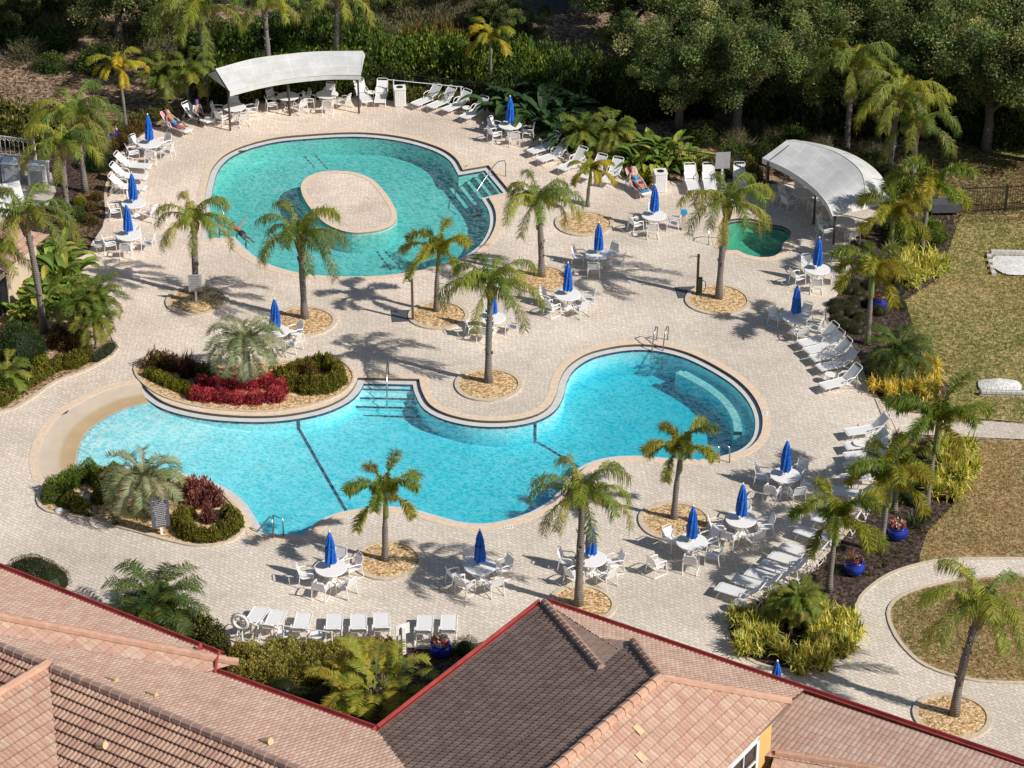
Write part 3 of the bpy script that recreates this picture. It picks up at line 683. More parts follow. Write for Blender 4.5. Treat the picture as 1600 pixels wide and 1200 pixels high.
pts = [Rg0b, Rg0b+(vly-Rg0)*2.2, PG.px(-60, 1330), Gr]
pts = [PG.px(*PX(p)) for p in pts]
bpart('roof', clip_fine(pts, Rg0b, Gr, mname='tile_sun'), label='sunlit pink cross gable slope at the left corner')
bpart('roof_underside', under.mesh('roof_underside', 'fascia'))
# ridge and hip caps: overlapping half-round tiles
def caps(name, a_, b_, r, m, L=.42):
    mb = MB(); a_, b_ = Vector(a_), Vector(b_); d = b_-a_; n = max(1, int(d.length/L)); 
    for k in range(n):
        p, q = a_+d*k/n, a_+d*(k+1.08)/n; mb.tube([p+Vector((0, 0, .02)), q+Vector((0, 0, .05))], [r*.9, r], 8)
    return bpart(name, mb.mesh(name, m))
caps('ridge_cap', Rl, Rr, .17, 'cap_brown'); caps('ridge_cap', h3, r2, .19, 'cap_orange'); caps('hip_cap', h3, U1, .15, 'cap_orange'); caps('hip_cap', hip0, hip1, .17, 'cap_orange')
caps('hip_cap', C1, h1, .15, 'cap_brown'); caps('hip_cap', h2, h3, .15, 'cap_brown'); caps('ridge_cap', Gr, Rg0b, .17, 'cap_orange')
caps('hip_cap', PR.px(1212, 1178), PR.px(1700, 1256), .15, 'cap_orange')
q0, q1 = PR.px(1209, 1184), PR.px(1700, 1260); a = MB(); a.poly([q0, q1, q1+Vector((-2, -6, -1.6)), q0+Vector((-2, -6, -1.6))])
me = a.mesh('rs', 'tile_sun'); me.uv_layers.new(name='UVMap')
for lp in me.loops: q = me.vertices[lp.vertex_index].co; me.uv_layers[0].data[lp.index].uv = (q.dot(d1), q.dot(d2))
bpart('roof', me)
# gutters
def gut(a_, b_):
    mb = MB(); a_, b_ = Vector(a_), Vector(b_); d = (b_-a_).normalized(); nx = Vector((d.y, -d.x, 0)).normalized()
    if nx.y < 0 and abs(d.x) > abs(d.y): nx = -nx
    if abs(d.y) > abs(d.x) and nx.x > 0: nx = -nx
    sec = [(-.02, .08), (-.02, -.1), (.18, -.1), (.24, .08), (.20, .08), (.16, -.04), (.03, -.04), (.03, .08)]
    A = [mb.vert(a_+nx*x+Vector((0, 0, z))) for x, z in sec]; B = [mb.vert(b_+nx*x+Vector((0, 0, z))) for x, z in sec]
    for i in range(len(sec)): j = (i+1) % len(sec); mb.face((A[i], A[j], B[j], B[i]))
    return bpart('gutter', mb.mesh('gutter', 'gutter'))
gut(E0-(E1-E0).normalized()*3, E1); gut(E2, C0); gut(C0, C1); gut(C1, C2x)
for s_ in (0, .9):
    p = E1+(E0-E1).normalized()*(s_*.9); q = E2+(C0-E2).normalized()*(.9-s_)*.9
    mb = MB(); mb.tube([p+Vector((0, 0, -.05)), p*.85+q*.15+Vector((0, 0, .35)), p*.4+q*.6+Vector((0, 0, .25)), q+Vector((0, 0, .05))], .055, 6)
    bpart('downpipe', mb.mesh('downpipe', 'gutter'))
for (x, y) in ((170, 1062), (232, 1085)):
    p = PM.px(x, y); mb = MB(); mb.tube([p+Vector((0, 0, .08)), p+ridge*.35+Vector((0, 0, .10))], .10, 8); bpart('vent_tile', mb.mesh('vent_tile', 'vent_tan'))
for (x, y) in ((411, 1160), (178, 1178-4)):
    p = PM.px(x, y) if x > 300 else PN.px(154, 1166); mb = MB(); mb.tube([p+Vector((0, 0, .05)), p+ridge*.32+Vector((0, 0, .16))], .13, 10); bpart('vent_tile', mb.mesh('vent_tile', 'vent_tan'))
for (x, y) in ((997, 1141), (1001, 1184)):
    p = PU.px(x, y); mb = MB(); uu = (U1-h3).normalized(); vv = (r2-h3).normalized(); nz = uu.cross(vv); nz = nz if nz.z > 0 else -nz
    uu = vv.cross(nz); uu = uu if uu.x > 0 else -uu
    mb.poly([p-uu*.25-vv*.12+nz*.11, p+uu*.25-vv*.12+nz*.11, p+uu*.25+vv*.14+nz*.11, p-uu*.25+vv*.14+nz*.11]); bpart('replacement_tile', mb.mesh('replacement_tile', 'vent_tan'))
# walls beneath the eaves
mb = MB()
def wall_line(l, off=.6):
    for a_, b_ in zip(l, l[1:]): mb.poly([(a_.x, a_.y, 0), (b_.x, b_.y, 0), (b_.x, b_.y, ze-.12), (a_.x, a_.y, ze-.12)])
inw = Vector((-.54, -.84, 0))
wall_line([E0+inw*.7-(E1-E0).normalized()*3, E1+inw*.7, C0+inw*.7+(C1-C0).normalized()*0, C1+Vector((.25, -.75, 0)), C2x+inw*.7])
bpart('wall', mb.mesh('wall', 'stucco'))
for k, (x, y) in enumerate(((600, 0), (0, 0))): pass
# ================================================================== VEGETATION
def jit(c, a=.22, r=R):
    k = 1+r.uniform(-a, a); return tuple(max(.002, x*k*(1+r.uniform(-.08, .08))) for x in c)
def leafquad(mb, p, d, n, L, w, fold=0):
    d = d.normalized(); s = d.cross(n)
    if s.length < 1e-4: s = d.cross(Vector((1, 0, 0)))
    s = s.normalized()*w*.5
    mid = p+d*L*.45; i = len(mb.v)
    mb.vert(p-s*.5); mb.vert(p+s*.5); mb.vert(mid+s); mb.vert(mid-s); t = p+d*L; mb.vert(t)
    mb.f.append((i, i+1, i+2, i+3)); mb.mi.append(mb.cur); mb.f.append((i+3, i+2, i+4)); mb.mi.append(mb.cur)
def frond(mb, o, az, el, L, droop, nl, ll, lw, hang, cols, r, plum=0, vee=.0, shaft=.12, tipc=None, sag=0):
    pos = Vector(o); e = el; seg = 16; ds = L/seg; path = [pos.copy()]; h = Vector((math.cos(az), math.sin(az), 0)); tw = r.uniform(-.25, .25)
    side0 = Vector((-h.y, h.x, 0))
    for k in range(seg):
        pos = pos + (h*math.cos(e)+Vector((0, 0, math.sin(e))))*ds; path.append(pos.copy()); e -= droop/seg*(.45+1.1*k/seg)
        h = (h+side0*tw/seg).normalized()
    base = jit(r.choice(cols), .12, r)
    mb.col = tuple(x*1.15+.02 for x in base)
    mb.tube(path, [.028*(1-.8*k/seg)*max(.6, L/2.6) for k in range(seg+1)], 3, cap=False)
    for k in range(nl):
        t = shaft+(1-shaft)*(k+r.random()*.6)/nl; f = t*seg; i = min(seg-1, int(f)); p = path[i].lerp(path[i+1], f-i)
        tan = (path[i+1]-path[i]).normalized(); sd = tan.cross(Vector((0, 0, 1))); sd = sd.normalized() if sd.length > 1e-3 else side0; up = sd.cross(tan)
        prof = (math.sin(math.pi*min(1, .12+.88*(1-abs(t-.42)/.62)))**.6) if abs(t-.42) < .62 else .3
        for s in (-1, 1):
            lift = vee + (r.uniform(-plum, plum) if plum else r.uniform(-.12, .12))
            d = (sd*s*math.cos(lift) + up*math.sin(lift) + tan*r.uniform(.35, .6) + Vector((0, 0, -sag*r.uniform(.6, 1.4)))).normalized(); l_ = ll*prof*r.uniform(.8, 1.1)
            c = jit(base, .18, r)
            if tipc and r.random() < tipc[1]: c = jit(tipc[0], .2, r)
            mb.col = c
            m = p+d*l_*.5; d2 = (d+Vector((0, 0, -hang*r.uniform(.7, 1.3)))).normalized(); q = m+d2*l_*.6
            w = tan*lw*.5; j = len(mb.v)
            mb.vert(p-w*.7); mb.vert(p+w*.7); mb.vert(m+w); mb.vert(m-w); mb.vert(q)
            mb.f.append((j, j+1, j+2, j+3)); mb.mi.append(mb.cur); mb.f.append((j+3, j+2, j+4)); mb.mi.append(mb.cur)
QC = [(.18, .255, .045), (.26, .315, .045), (.135, .20, .04), (.34, .355, .05), (.21, .265, .06)]
def crown_queen(seed, nf=14):
    r = random.Random(seed); mb = MB(); mb.use('leaf')
    for k in range(nf):
        az = k*2.39996+r.uniform(-.25, .25); u = k/(nf-1); el = 1.38-1.35*u**.9+r.uniform(-.12, .12)
        frond(mb, (0, 0, .1), az, el, r.uniform(2.5, 3.2)*(.92 if u < .2 else 1), 1.9+.8*(1-u)+r.uniform(-.2, .3), 92, .72, .034, 2.2, QC, r, .75, 0, .10, ((.36, .28, .11), .07 if u < .75 else .35), .55)
    mb.use('boot'); mb.col = (.2, .14, .09); mb.lathe([(.15, -.75), (.20, -.45), (.24, -.15), (.17, .15), (.05, .35)], 10)
    for k in range(8):
        a = k*.8; mb.tube([(.15*math.cos(a), .15*math.sin(a), -.55), (.28*math.cos(a), .28*math.sin(a), -.1)], [.06, .02], 4)
    return mb.mesh('queen_crown')
FC = [(.20, .26, .04), (.29, .32, .04), (.15, .20, .035), (.35, .33, .045)]
def crown_fox(seed, nf=10, yellow=0):
    r = random.Random(seed); mb = MB(); mb.use('leaf'); cs = FC if not yellow else [(.50, .43, .035), (.38, .36, .035), (.56, .40, .035), (.27, .29, .035)]
    for k in range(nf):
        az = k*2.39996+r.uniform(-.2, .2); u = k/(nf-1); el = 1.38-1.25*u+r.uniform(-.1, .1)
        frond(mb, (0, 0, .25), az, el, r.uniform(1.6, 2.05), 1.75+.55*(1-u)+r.uniform(-.15, .2), 190, .38, .030, .6, cs, r, 1.5 if not yellow else .5, 0, .08, ((.42, .32, .06), .07 if u < .7 else .30), .15)
    mb.tube([(0, 0, .2), (.02, .02, 1.3)], [.035, .006], 5)
    mb.use('crownshaft'); mb.lathe([(.085, -.75), (.11, -.6), (.10, -.2), (.06, .3)], 10)
    return mb.mesh('foxtail_crown')
def crown_silver(seed):
    r = random.Random(seed); mb = MB(); mb.use('leaf'); nf = 38
    for k in range(nf):
        az = k*2.39996; u = k/(nf-1); el = 1.42-1.3*u+r.uniform(-.1, .1)
        frond(mb, (0, 0, .1), az, el, r.uniform(1.9, 2.35), 2.5+r.uniform(-.2, .3), 54, .42, .032, .3, [(.25, .29, .16), (.33, .37, .23), (.18, .22, .10)], r, .25, .5, .2, ((.30, .29, .16), .1))
    return mb.mesh('silver_crown')
def crown_pygmy(seed, nf=26, L=1.15, cols=None):
    r = random.Random(seed); mb = MB(); mb.use('leaf')
    for k in range(nf):
        az = k*2.39996; u = k/(nf-1); el = 1.3-1.6*u+r.uniform(-.1, .1)
        frond(mb, (0, 0, .05), az, el, L*r.uniform(.85, 1.1), 1.7+r.uniform(-.2, .3), 54, .28*L/1.15, .026, .5, cols or [(.18, .24, .04), (.14, .20, .035), (.27, .28, .05)], r, .3, .1, .12, ((.25, .24, .06), .08 if u < .7 else .35))
    return mb.mesh('pygmy_crown')
def crown_areca(seed):
    r = random.Random(seed); mb = MB(); mb.use('leaf')
    for k in range(60):
        a = r.uniform(0, 6.28); d = r.uniform(.05, 1.2); o = (math.cos(a)*d, math.sin(a)*d, r.uniform(.2, 1.5))
        frond(mb, o, a+r.uniform(-.7, .7), r.uniform(.75, 1.4), r.uniform(1.4, 2.1), r.uniform(1.3, 2.0), 40, .42, .04, .35, [(.18, .27, .04), (.30, .34, .04), (.38, .36, .05), (.13, .20, .035)], r, .15, .25, .22, ((.36, .22, .04), .14))
    return mb.mesh('areca_crown')
def trunk_mesh(h, r0, r1, lean=(0, 0), m='palm_bark', seg=7):
    mb = MB(); pts = []; rs = []
    for k in range(seg+1):
        t = k/seg; pts.append((lean[0]*t*t*h, lean[1]*t*t*h, h*t)); rs.append((r0*1.28 if k == 0 else r0)*(1-t)+r1*t+.012*math.sin(k*2.1))
    mb.tube(pts, rs, 10)
    if r0 > .15 and h > 2:
        rr_ = random.Random(int(h*1000))
        for k in range(int(h*5)):
            z = h*(.3+.68*rr_.random()); a = rr_.uniform(0, 6.28); rad = r1*1.0+(r0-r1)*(1-z/h); o = Vector((lean[0]*z*z/h+math.cos(a)*rad, lean[1]*z*z/h+math.sin(a)*rad, z)); mb.tube([o, o+Vector((math.cos(a)*.05, math.sin(a)*.05, .12))], [.05, .015], 4)
    return mb.mesh('trunk', m, True)
QUEEN = [crown_queen(s) for s in (3, 11, 23, 31, 47)]
FOX = [crown_fox(s) for s in (5, 9, 17, 29)]; FOXY = crown_fox(41, 9, 1)
SILV = crown_silver(2); PYG = [crown_pygmy(1), crown_pygmy(8)]; PYGB = crown_pygmy(6, 44, 1.55, [(.085, .135, .03), (.06, .10, .025), (.13, .17, .035)]); AREC = crown_areca(4)
cnt = [0]
def palm(kind, base, cy, label, sc=1, group=None, dx=0, rz=None, r0=None):
    cnt[0] += 1; dx = dx or R.uniform(-9, 9); g = G(*base); h = zat(base, cy); t = thing('palm_tree', label, 'palm tree', g, 0, group)
    lean = (dx/38/h, 0)
    rr = {'Q': (.165, .125), 'F': (.14, .085), 'Y': (.10, .07), 'S': (.2, .2), 'P': (.05, .05), 'B': (.08, .08)}[kind]
    if r0: rr = (r0, r0*.75)
    part(t, 'trunk', trunk_mesh(h-.2 if h > .5 else max(.2, h), rr[0], rr[1], lean))
    me = {'Q': QUEEN[cnt[0] % 5], 'F': FOX[cnt[0] % 4], 'Y': FOXY, 'S': SILV, 'P': PYG[cnt[0] % 2], 'B': PYGB}[kind]
    part(t, 'crown', me, (lean[0]*h, 0, h), R.uniform(0, 6.28) if rz is None else rz, sc*(R.uniform(.86, .99) if kind == 'Q' else 1))
    return t
# ---- shrubs made of leaf cards
def shrub_mesh(seed, cols, n, leaf, aspect=.5, shape='dome', inner=(.02, .03, .01), top=None, up=.25, lump=.25, core=.72):
    r = random.Random(seed); mb = MB(); mb.use('leaf'); ph = [r.uniform(0, 6.28) for _ in range(6)]
    def rad(a, e): return 1+lump*(.5*math.sin(3*a+ph[0])+.35*math.sin(5*a+ph[1])*math.cos(2*e+ph[2])+.3*math.sin(7*a+4*e+ph[3]))
    for k in range(n):
        if shape == 'dome':
            z = r.uniform(0, 1); a = r.uniform(0, 6.283); s = math.sqrt(max(0, 1-z*z)); nr = Vector((s*math.cos(a), s*math.sin(a), z))
            p = nr*rad(a, z*1.5)*(1-.32*r.random()**2)
        elif shape == 'box':
            ax_ = r.choice((0, 1, 2, 2, 3, 4)); u, v = r.uniform(-1, 1), r.uniform(-1, 1); dpt = 1-.12*r.random()**2
            if ax_ == 2: p = Vector((u, v, dpt)); nr = Vector((u*.2, v*.2, 1))
            elif ax_ in (0, 3): q = 1 if ax_ == 0 else -1; p = Vector((q*dpt, u, (v+1)/2)); nr = Vector((q, 0, .25))
            else: q = 1 if ax_ == 1 else -1; p = Vector((u, q*dpt, (v+1)/2)); nr = Vector((0, q, .25))
            p = p*(1+lump*.3*math.sin(4*u+ph[0])*math.sin(5*v+ph[1]))
        d = (nr*.7+Vector((r.uniform(-1, 1), r.uniform(-1, 1), r.uniform(-1, 1)))*.8+Vector((0, 0, up))).normalized()
        c = r.choice(cols)
        if top and p.z > .62 and r.random() < .7: c = r.choice(top)
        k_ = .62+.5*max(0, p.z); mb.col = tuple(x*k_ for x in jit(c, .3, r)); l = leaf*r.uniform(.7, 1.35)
        leafquad(mb, p, d, (nr+Vector((r.uniform(-.6, .6), r.uniform(-.6, .6), r.uniform(-.6, .6)))), l, l*aspect)
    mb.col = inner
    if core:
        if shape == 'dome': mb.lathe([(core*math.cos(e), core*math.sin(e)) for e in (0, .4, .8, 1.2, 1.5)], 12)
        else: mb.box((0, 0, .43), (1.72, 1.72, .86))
    return mb.mesh('shrub', 'leaf')
def spiky(seed, cols, n, L, w, spread=1.15, droop=.9):
    r = random.Random(seed); mb = MB(); mb.use('leaf')
    for k in range(n):
        a = r.uniform(0, 6.283); el = r.uniform(1.55-spread, 1.5); o = Vector((r.uniform(-.45, .45), r.uniform(-.45, .45), r.uniform(0, .35))); l = L*r.uniform(.7, 1.2)
        d = Vector((math.cos(a)*math.cos(el), math.sin(a)*math.cos(el), math.sin(el))); s = Vector((-math.sin(a), math.cos(a), 0))*w*.5
        m = o+d*l*.55; d2 = (d-Vector((0, 0, droop*r.uniform(.4, 1.2)))).normalized(); q = m+d2*l*.5
        mb.col = jit(r.choice(cols), .25, r); j = len(mb.v)
        for p in (o-s*.6, o+s*.6, m+s, m-s, q): mb.vert(p)
        mb.f.append((j, j+1, j+2, j+3)); mb.mi.append(0); mb.f.append((j+3, j+2, j+4)); mb.mi.append(0)
    mb.col = (.025, .02, .012); mb.lathe([(.4, 0), (.35, .15), (.1, .28)], 8)
    return mb.mesh('spiky', 'leaf')
def twigs(seed, n=420):
    r = random.Random(seed); mb = MB(); mb.use('leaf')
    for k in range(n):
        a = r.uniform(0, 6.28); d = r.uniform(0, .8); o = Vector((math.cos(a)*d, math.sin(a)*d, r.uniform(0, .75))); t = Vector((r.uniform(-.6, .6)+math.cos(a)*.3, r.uniform(-.6, .6)+math.sin(a)*.3, r.uniform(.2, 1))).normalized()
        mb.col = jit(r.choice([(.30, .26, .21), (.19, .16, .12), (.24, .23, .13), (.15, .18, .07)]), .3, r); leafquad(mb, o, t, Vector((t.y, -t.x, .3)), r.uniform(.2, .5), .022)
    for k in range(500):
        a = r.uniform(0, 6.28); d = r.random()**.5; p = Vector((math.cos(a)*d, math.sin(a)*d, r.uniform(.1, 1)*(1.1-d*.6))); mb.col = jit(r.choice([(.15, .16, .06), (.22, .18, .10), (.09, .115, .04)]), .3, r)
        leafquad(mb, p, Vector((r.uniform(-1, 1), r.uniform(-1, 1), r.uniform(-.3, 1))), Vector((r.random(), r.random(), 1)), .11, .05)
    return mb.mesh('twigs', 'leaf')
def bigleaf(seed, cols, n=26, L=1.5, w=.42, stem=.9):
    r = random.Random(seed); mb = MB(); mb.use('leaf')
    for k in range(n):
        a = r.uniform(0, 6.283); el = r.uniform(.55, 1.4); o = Vector((r.uniform(-.35, .35), r.uniform(-.35, .35), 0)); st = stem*r.uniform(.5, 1.3)
        h = Vector((math.cos(a), math.sin(a), 0)); d = h*math.cos(el)+Vector((0, 0, math.sin(el))); p = o+d*st; mb.col = jit(r.choice(cols), .15, r); c0 = mb.col
        mb.tube([o, p], [.03, .02], 4, cap=False); l = L*r.uniform(.7, 1.1); pts = []; e = el
        sd = Vector((-h.y, h.x, 0)); rows = []
        for q in range(6):
            t = q/5; ww = w*math.sin(math.pi*(.08+.9*t))**.7*.5 if q < 5 else .01
            mb.col = jit(c0, .1, r); up_ = Vector((0, 0, ww*.35))
            rows.append((mb.vert(p-sd*ww+up_), mb.vert(p), mb.vert(p+sd*ww+up_))); p = p+(h*math.cos(e)+Vector((0, 0, math.sin(e))))*l/5; e -= r.uniform(.2, .42)
        for A_, B_ in zip(rows, rows[1:]):
            mb.face((A_[0], A_[1], B_[1], B_[0])); mb.face((A_[1], A_[2], B_[2], B_[1]))
    return mb.mesh('broad_leaves', 'leaf')
SH = {
 'dark': [shrub_mesh(s, [(.06, .10, .022), (.095, .15, .03), (.04, .065, .016), (.14, .20, .04)], 2600, .085, .55) for s in (1, 2)],
 'mid': [shrub_mesh(s, [(.12, .20, .03), (.19, .28, .04), (.085, .14, .025), (.27, .31, .05)], 2200, .10, .5) for s in (3, 4)],
 'fleck': [shrub_mesh(s, [(.06, .09, .02), (.30, .27, .07), (.10, .13, .03), (.36, .30, .10), (.035, .05, .015)], 1500, .13, .5) for s in (5, 6)],
 'clip': [shrub_mesh(7, [(.045, .085, .02), (.065, .115, .025), (.035, .065, .016)], 4200, .055, .6, lump=.05, core=.9)],
 'olive': [shrub_mesh(8, [(.085, .085, .03), (.12, .11, .04), (.06, .06, .025), (.15, .125, .05)], 4500, .045, .5, lump=.06, core=.9)],
 'gold': [shrub_mesh(s, [(.28, .29, .025), (.38, .36, .035), (.18, .21, .025)], 1500, .13, .6, lump=.2) for s in (9, 10)],
 'hedge': [shrub_mesh(s, [(.17, .205, .028), (.26, .27, .035), (.32, .30, .045)], 1500, .15, .6, top=[(.17, .16, .035), (.16, .11, .03)], lump=.15) for s in (11, 12)],
 'red': [shrub_mesh(s, [(.52, .04, .085), (.64, .08, .13), (.36, .025, .055), (.66, .17, .13)], 1500, .13, .45, inner=(.05, .006, .01), lump=.18) for s in (13, 14)],
 'croton': [shrub_mesh(s, [(.20, .09, .035), (.14, .05, .03), (.10, .12, .03), (.26, .13, .05), (.20, .19, .04)], 800, .2, .35, lump=.25) for s in (15, 16)],
 'maroon': [shrub_mesh(s, [(.27, .075, .08), (.36, .13, .12), (.17, .045, .05), (.42, .22, .16)], 1000, .2, .4, inner=(.03, .01, .01)) for s in (17, 18)],
 'grey': [shrub_mesh(19, [(.10, .12, .075), (.14, .155, .10), (.07, .085, .05)], 2400, .07, .5)],
 'ground': [shrub_mesh(20, [(.32, .34, .07), (.44, .40, .10), (.24, .24, .06), (.42, .30, .11)], 1300, .15, .5, lump=.2)],
 'twig': [twigs(s) for s in (21, 22)],
 'spiky': [spiky(s, [(.64, .59, .10), (.78, .70, .18), (.46, .48, .08), (.24, .31, .06), (.16, .22, .045), (.84, .75, .28)], 130, .85, .105) for s in (23, 24, 25)],
 'tawny': [spiky(s, [(.80, .64, .12), (.74, .47, .10), (.64, .58, .09), (.88, .76, .27), (.34, .33, .07)], 130, .85, .105) for s in (26, 27)],
 'cord': [spiky(28, [(.10, .022, .03), (.15, .035, .04), (.07, .016, .025)], 70, 1.5, .09, .75, .45)],
 'agave': [spiky(29, [(.09, .12, .08), (.13, .155, .11), (.06, .085, .05)], 60, 1.0, .09, 1.2, .35)],
 'banana': [bigleaf(s, [(.17, .27, .045), (.26, .36, .06), (.12, .19, .035), (.38, .42, .09)]) for s in (30, 31)],
 'bananad': [bigleaf(s, [(.05, .10, .04), (.07, .13, .05), (.04, .075, .03)]) for s in (32,)],
 'weed': [spiky(33, [(.13, .14, .05), (.17, .16, .07)], 24, .75, .12, 1.3, .7)],
}
si = [0]
KN = {'dark': 'dark_shrub', 'mid': 'leafy_shrub', 'fleck': 'variegated_shrub', 'clip': 'clipped_bush', 'olive': 'olive_bush', 'gold': 'golden_shrub', 'hedge': 'hedge_shrub', 'red': 'crimson_shrub', 'croton': 'croton_shrub', 'maroon': 'red_croton', 'grey': 'grey_shrub', 'ground': 'ground_shrub', 'twig': 'bare_brush', 'spiky': 'strap_leaf_plant', 'tawny': 'strap_leaf_plant', 'weed': 'bedding_plant', 'banana': 'broad_leaf_plant', 'bananad': 'broad_leaf_plant', 'cord': 'cordyline', 'agave': 'agave'}
def shrub(kind, px, py, r, h, label, group=None, cat=None, name=None, rz=None):
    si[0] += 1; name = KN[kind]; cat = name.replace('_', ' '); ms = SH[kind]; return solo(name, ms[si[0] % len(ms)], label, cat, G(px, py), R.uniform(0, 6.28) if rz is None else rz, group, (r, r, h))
# ---- broad-leaved trees: limbs and a crown of leaf clumps with gaps
OC = [(.10, .155, .048), (.15, .215, .065), (.06, .10, .03), (.22, .265, .09), (.34, .34, .14)]
def oak_crown(seed, n=46000, leaf=.135, cols=OC, rx=4.2, rz_=3.4):
    r = random.Random(seed); mb = MB(); mb.use('leaf'); cl = []
    lobes = [(Vector((math.cos(k*.8)*r.uniform(.35, .72), math.sin(k*.8)*r.uniform(.35, .72), r.uniform(-.55, .6))), r.uniform(.26, .44)) for k in range(11)]+[(Vector((0, 0, .35)), .5)]
    for k in range(150):
        lc_, lr_ = r.choice(lobes); v = Vector((r.gauss(0, 1), r.gauss(0, 1), r.gauss(0, 1))).normalized(); p = lc_+v*lr_*r.uniform(.55, 1)
        cl.append((Vector((p.x*rx, p.y*rx, p.z*rz_)), r.uniform(.38, .85), r.choice(cols), r.uniform(.6, 1.4)))
    for k in range(n):
        c, cr, col, br_ = r.choice(cl); v = Vector((r.gauss(0, 1), r.gauss(0, 1), r.gauss(0, .8))); v = v.normalized()*cr*(r.random()**.45)
        p = c+v; d = (v.normalized()*.5+Vector((r.uniform(-1, 1), r.uniform(-1, 1), r.uniform(-.8, .8)))).normalized()
        cc = jit(col if r.random() < .75 else r.choice(cols), .3, r); mb.col = tuple(x*br_ for x in cc); l = leaf*r.uniform(.7, 1.4)
        leafquad(mb, p, d, Vector((r.uniform(-1, 1), r.uniform(-1, 1), r.uniform(0, 1.4))), l, l*.55)
    return mb.mesh('oak_crown')
OAK = [oak_crown(s) for s in (51, 52, 53)]
def oak_trunk(seed):
    r = random.Random(seed); mb = MB(); mb.tube([(0, 0, 0), (.05, .02, 1.4), (.02, .1, 2.8)], [.34, .26, .22], 9)
    for k in range(7):
        a = k*.9+r.uniform(-.2, .2); L = r.uniform(2.2, 3.4); pts = [(0, .05, 2.2+k*.12)]; p = Vector(pts[0]); d = Vector((math.cos(a)*.8, math.sin(a)*.8, .75))
        for q in range(4): p = p+d*L/4; d = (d+Vector((r.uniform(-.3, .3), r.uniform(-.3, .3), r.uniform(-.05, .25)))).normalized(); pts.append(tuple(p))
        mb.tube(pts, [.15, .11, .08, .05, .02], 6)
        mb.tube([pts[2], tuple(Vector(pts[2])+Vector((r.uniform(-1, 1), r.uniform(-1, 1), 1.1)))], [.06, .015], 5)
    return mb.mesh('oak_trunk', 'bark', True)
OTR = [oak_trunk(1), oak_trunk(2)]
def oak(px, py, label, s=1., zs=1., group=None, i=None):
    si[0] += 1; t = thing('oak_tree', label, 'tree', G(px, py), R.uniform(0, 6.28), group, (s, s, s*zs))
    part(t, 'trunk', OTR[si[0] % 2]); part(t, 'crown', OAK[si[0] % 3 if i is None else i], (0, 0, 4.9), R.uniform(0, 6.28)); return t
# ================================================================== FURNITURE PROTOTYPES
def mk(fn, m, smooth=False):
    mb = MB(); fn(mb); return mb.mesh('m', m, smooth)
T = {}
T['top'] = mk(lambda b: b.lathe([(.585, .695), (.61, .70), (.61, .722), (.60, .73), (.0, .73)], 32), 'white_plastic')
T['hub'] = mk(lambda b: (b.lathe([(.05, .25), (.05, .69)], 10), b.tube([(.2*math.cos(a/12*6.2832), .2*math.sin(a/12*6.2832), .3) for a in range(12)], .014, 5, closed=True)), 'white_metal')
T['leg'] = mk(lambda b: b.tube([(.5, 0, .69), (.42, 0, .5), (.22, 0, .33), (.26, 0, .15), (.45, 0, .01)], .02, 6), 'white_metal')
def umb_can(b):
    prof = [(.205, .0), (.20, .05), (.19, .3), (.165, .65), (.135, .95), (.085, 1.2), (.025, 1.36)]
    n = 40; rings = []
    for k, (r_, z) in enumerate(prof):
        ring = []
        for j in range(n):
            a = 6.28318*j/n; f = 1+.20*math.cos(8*a)*(1 if k < 5 else .4)+.05*math.cos(3*a+k); zz = z+(.06*math.cos(8*a)+.03*math.sin(3*a) if k == 0 else 0)
            ring.append(b.vert((r_*f*math.cos(a+.12*k), r_*f*math.sin(a+.12*k), .97+zz)))
        rings.append(ring)
    for A_, B_ in zip(rings, rings[1:]):
        for j in range(n): b.face((A_[j], A_[(j+1) % n], B_[(j+1) % n], B_[j]))
    b.face(rings[-1])
T['can'] = mk(umb_can, 'blue_canvas')
T['pole'] = mk(lambda b: b.tube([(0, 0, .05), (0, 0, 2.33)], .022, 8), 'white_metal')
T['fin'] = mk(lambda b: b.lathe([(.02, 2.31), (.04, 2.34), (.035, 2.38), (.0, 2.42)], 10), 'white_plastic')
T['strap'] = mk(lambda b: b.lathe([(.19, 1.62), (.195, 1.64), (.19, 1.66)], 20), 'blue_canvas')
T['base'] = mk(lambda b: b.lathe([(.24, 0), (.24, .05), (.2, .09), (.04, .11), (.035, .28)], 20), 'white_plastic')
def tube_sym(pts, r=.019): return mk(lambda b: b.tube(pts, r, 6), 'white_metal')
def cseat(b):
    rows = [(.25, .41), (.16, .425), (0, .40), (-.14, .39), (-.22, .42)]
    for (x0, z0), (x1, z1) in zip(rows, rows[1:]): b.poly([(x0, -.235, z0), (x0, .235, z0), (x1, .235, z1), (x1, -.235, z1)])
    for s in (-1, 1): b.tube([(x, s*.245, z) for x, z in rows], .017, 5)
    b.tube([(.25, -.245, .41), (.25, .245, .41)], .017, 5)
T['cseat'] = mk(cseat, 'sling')
def cback(b):
    rows = [(-.235, .44), (-.27, .55), (-.315, .70), (-.355, .82)]
    for (x0, z0), (x1, z1) in zip(rows, rows[1:]): b.poly([(x0, -.225, z0), (x0, .225, z0), (x1, .225, z1), (x1, -.225, z1)])
T['cback'] = mk(cback, 'sling')
T['cframe'] = mk(lambda b: b.tube([(-.22, -.24, .40), (-.27, -.24, .56), (-.36, -.24, .85), (-.385, -.17, .90), (-.385, .17, .90), (-.36, .24, .85), (-.27, .24, .56), (-.22, .24, .40)], .017, 6), 'white_metal')
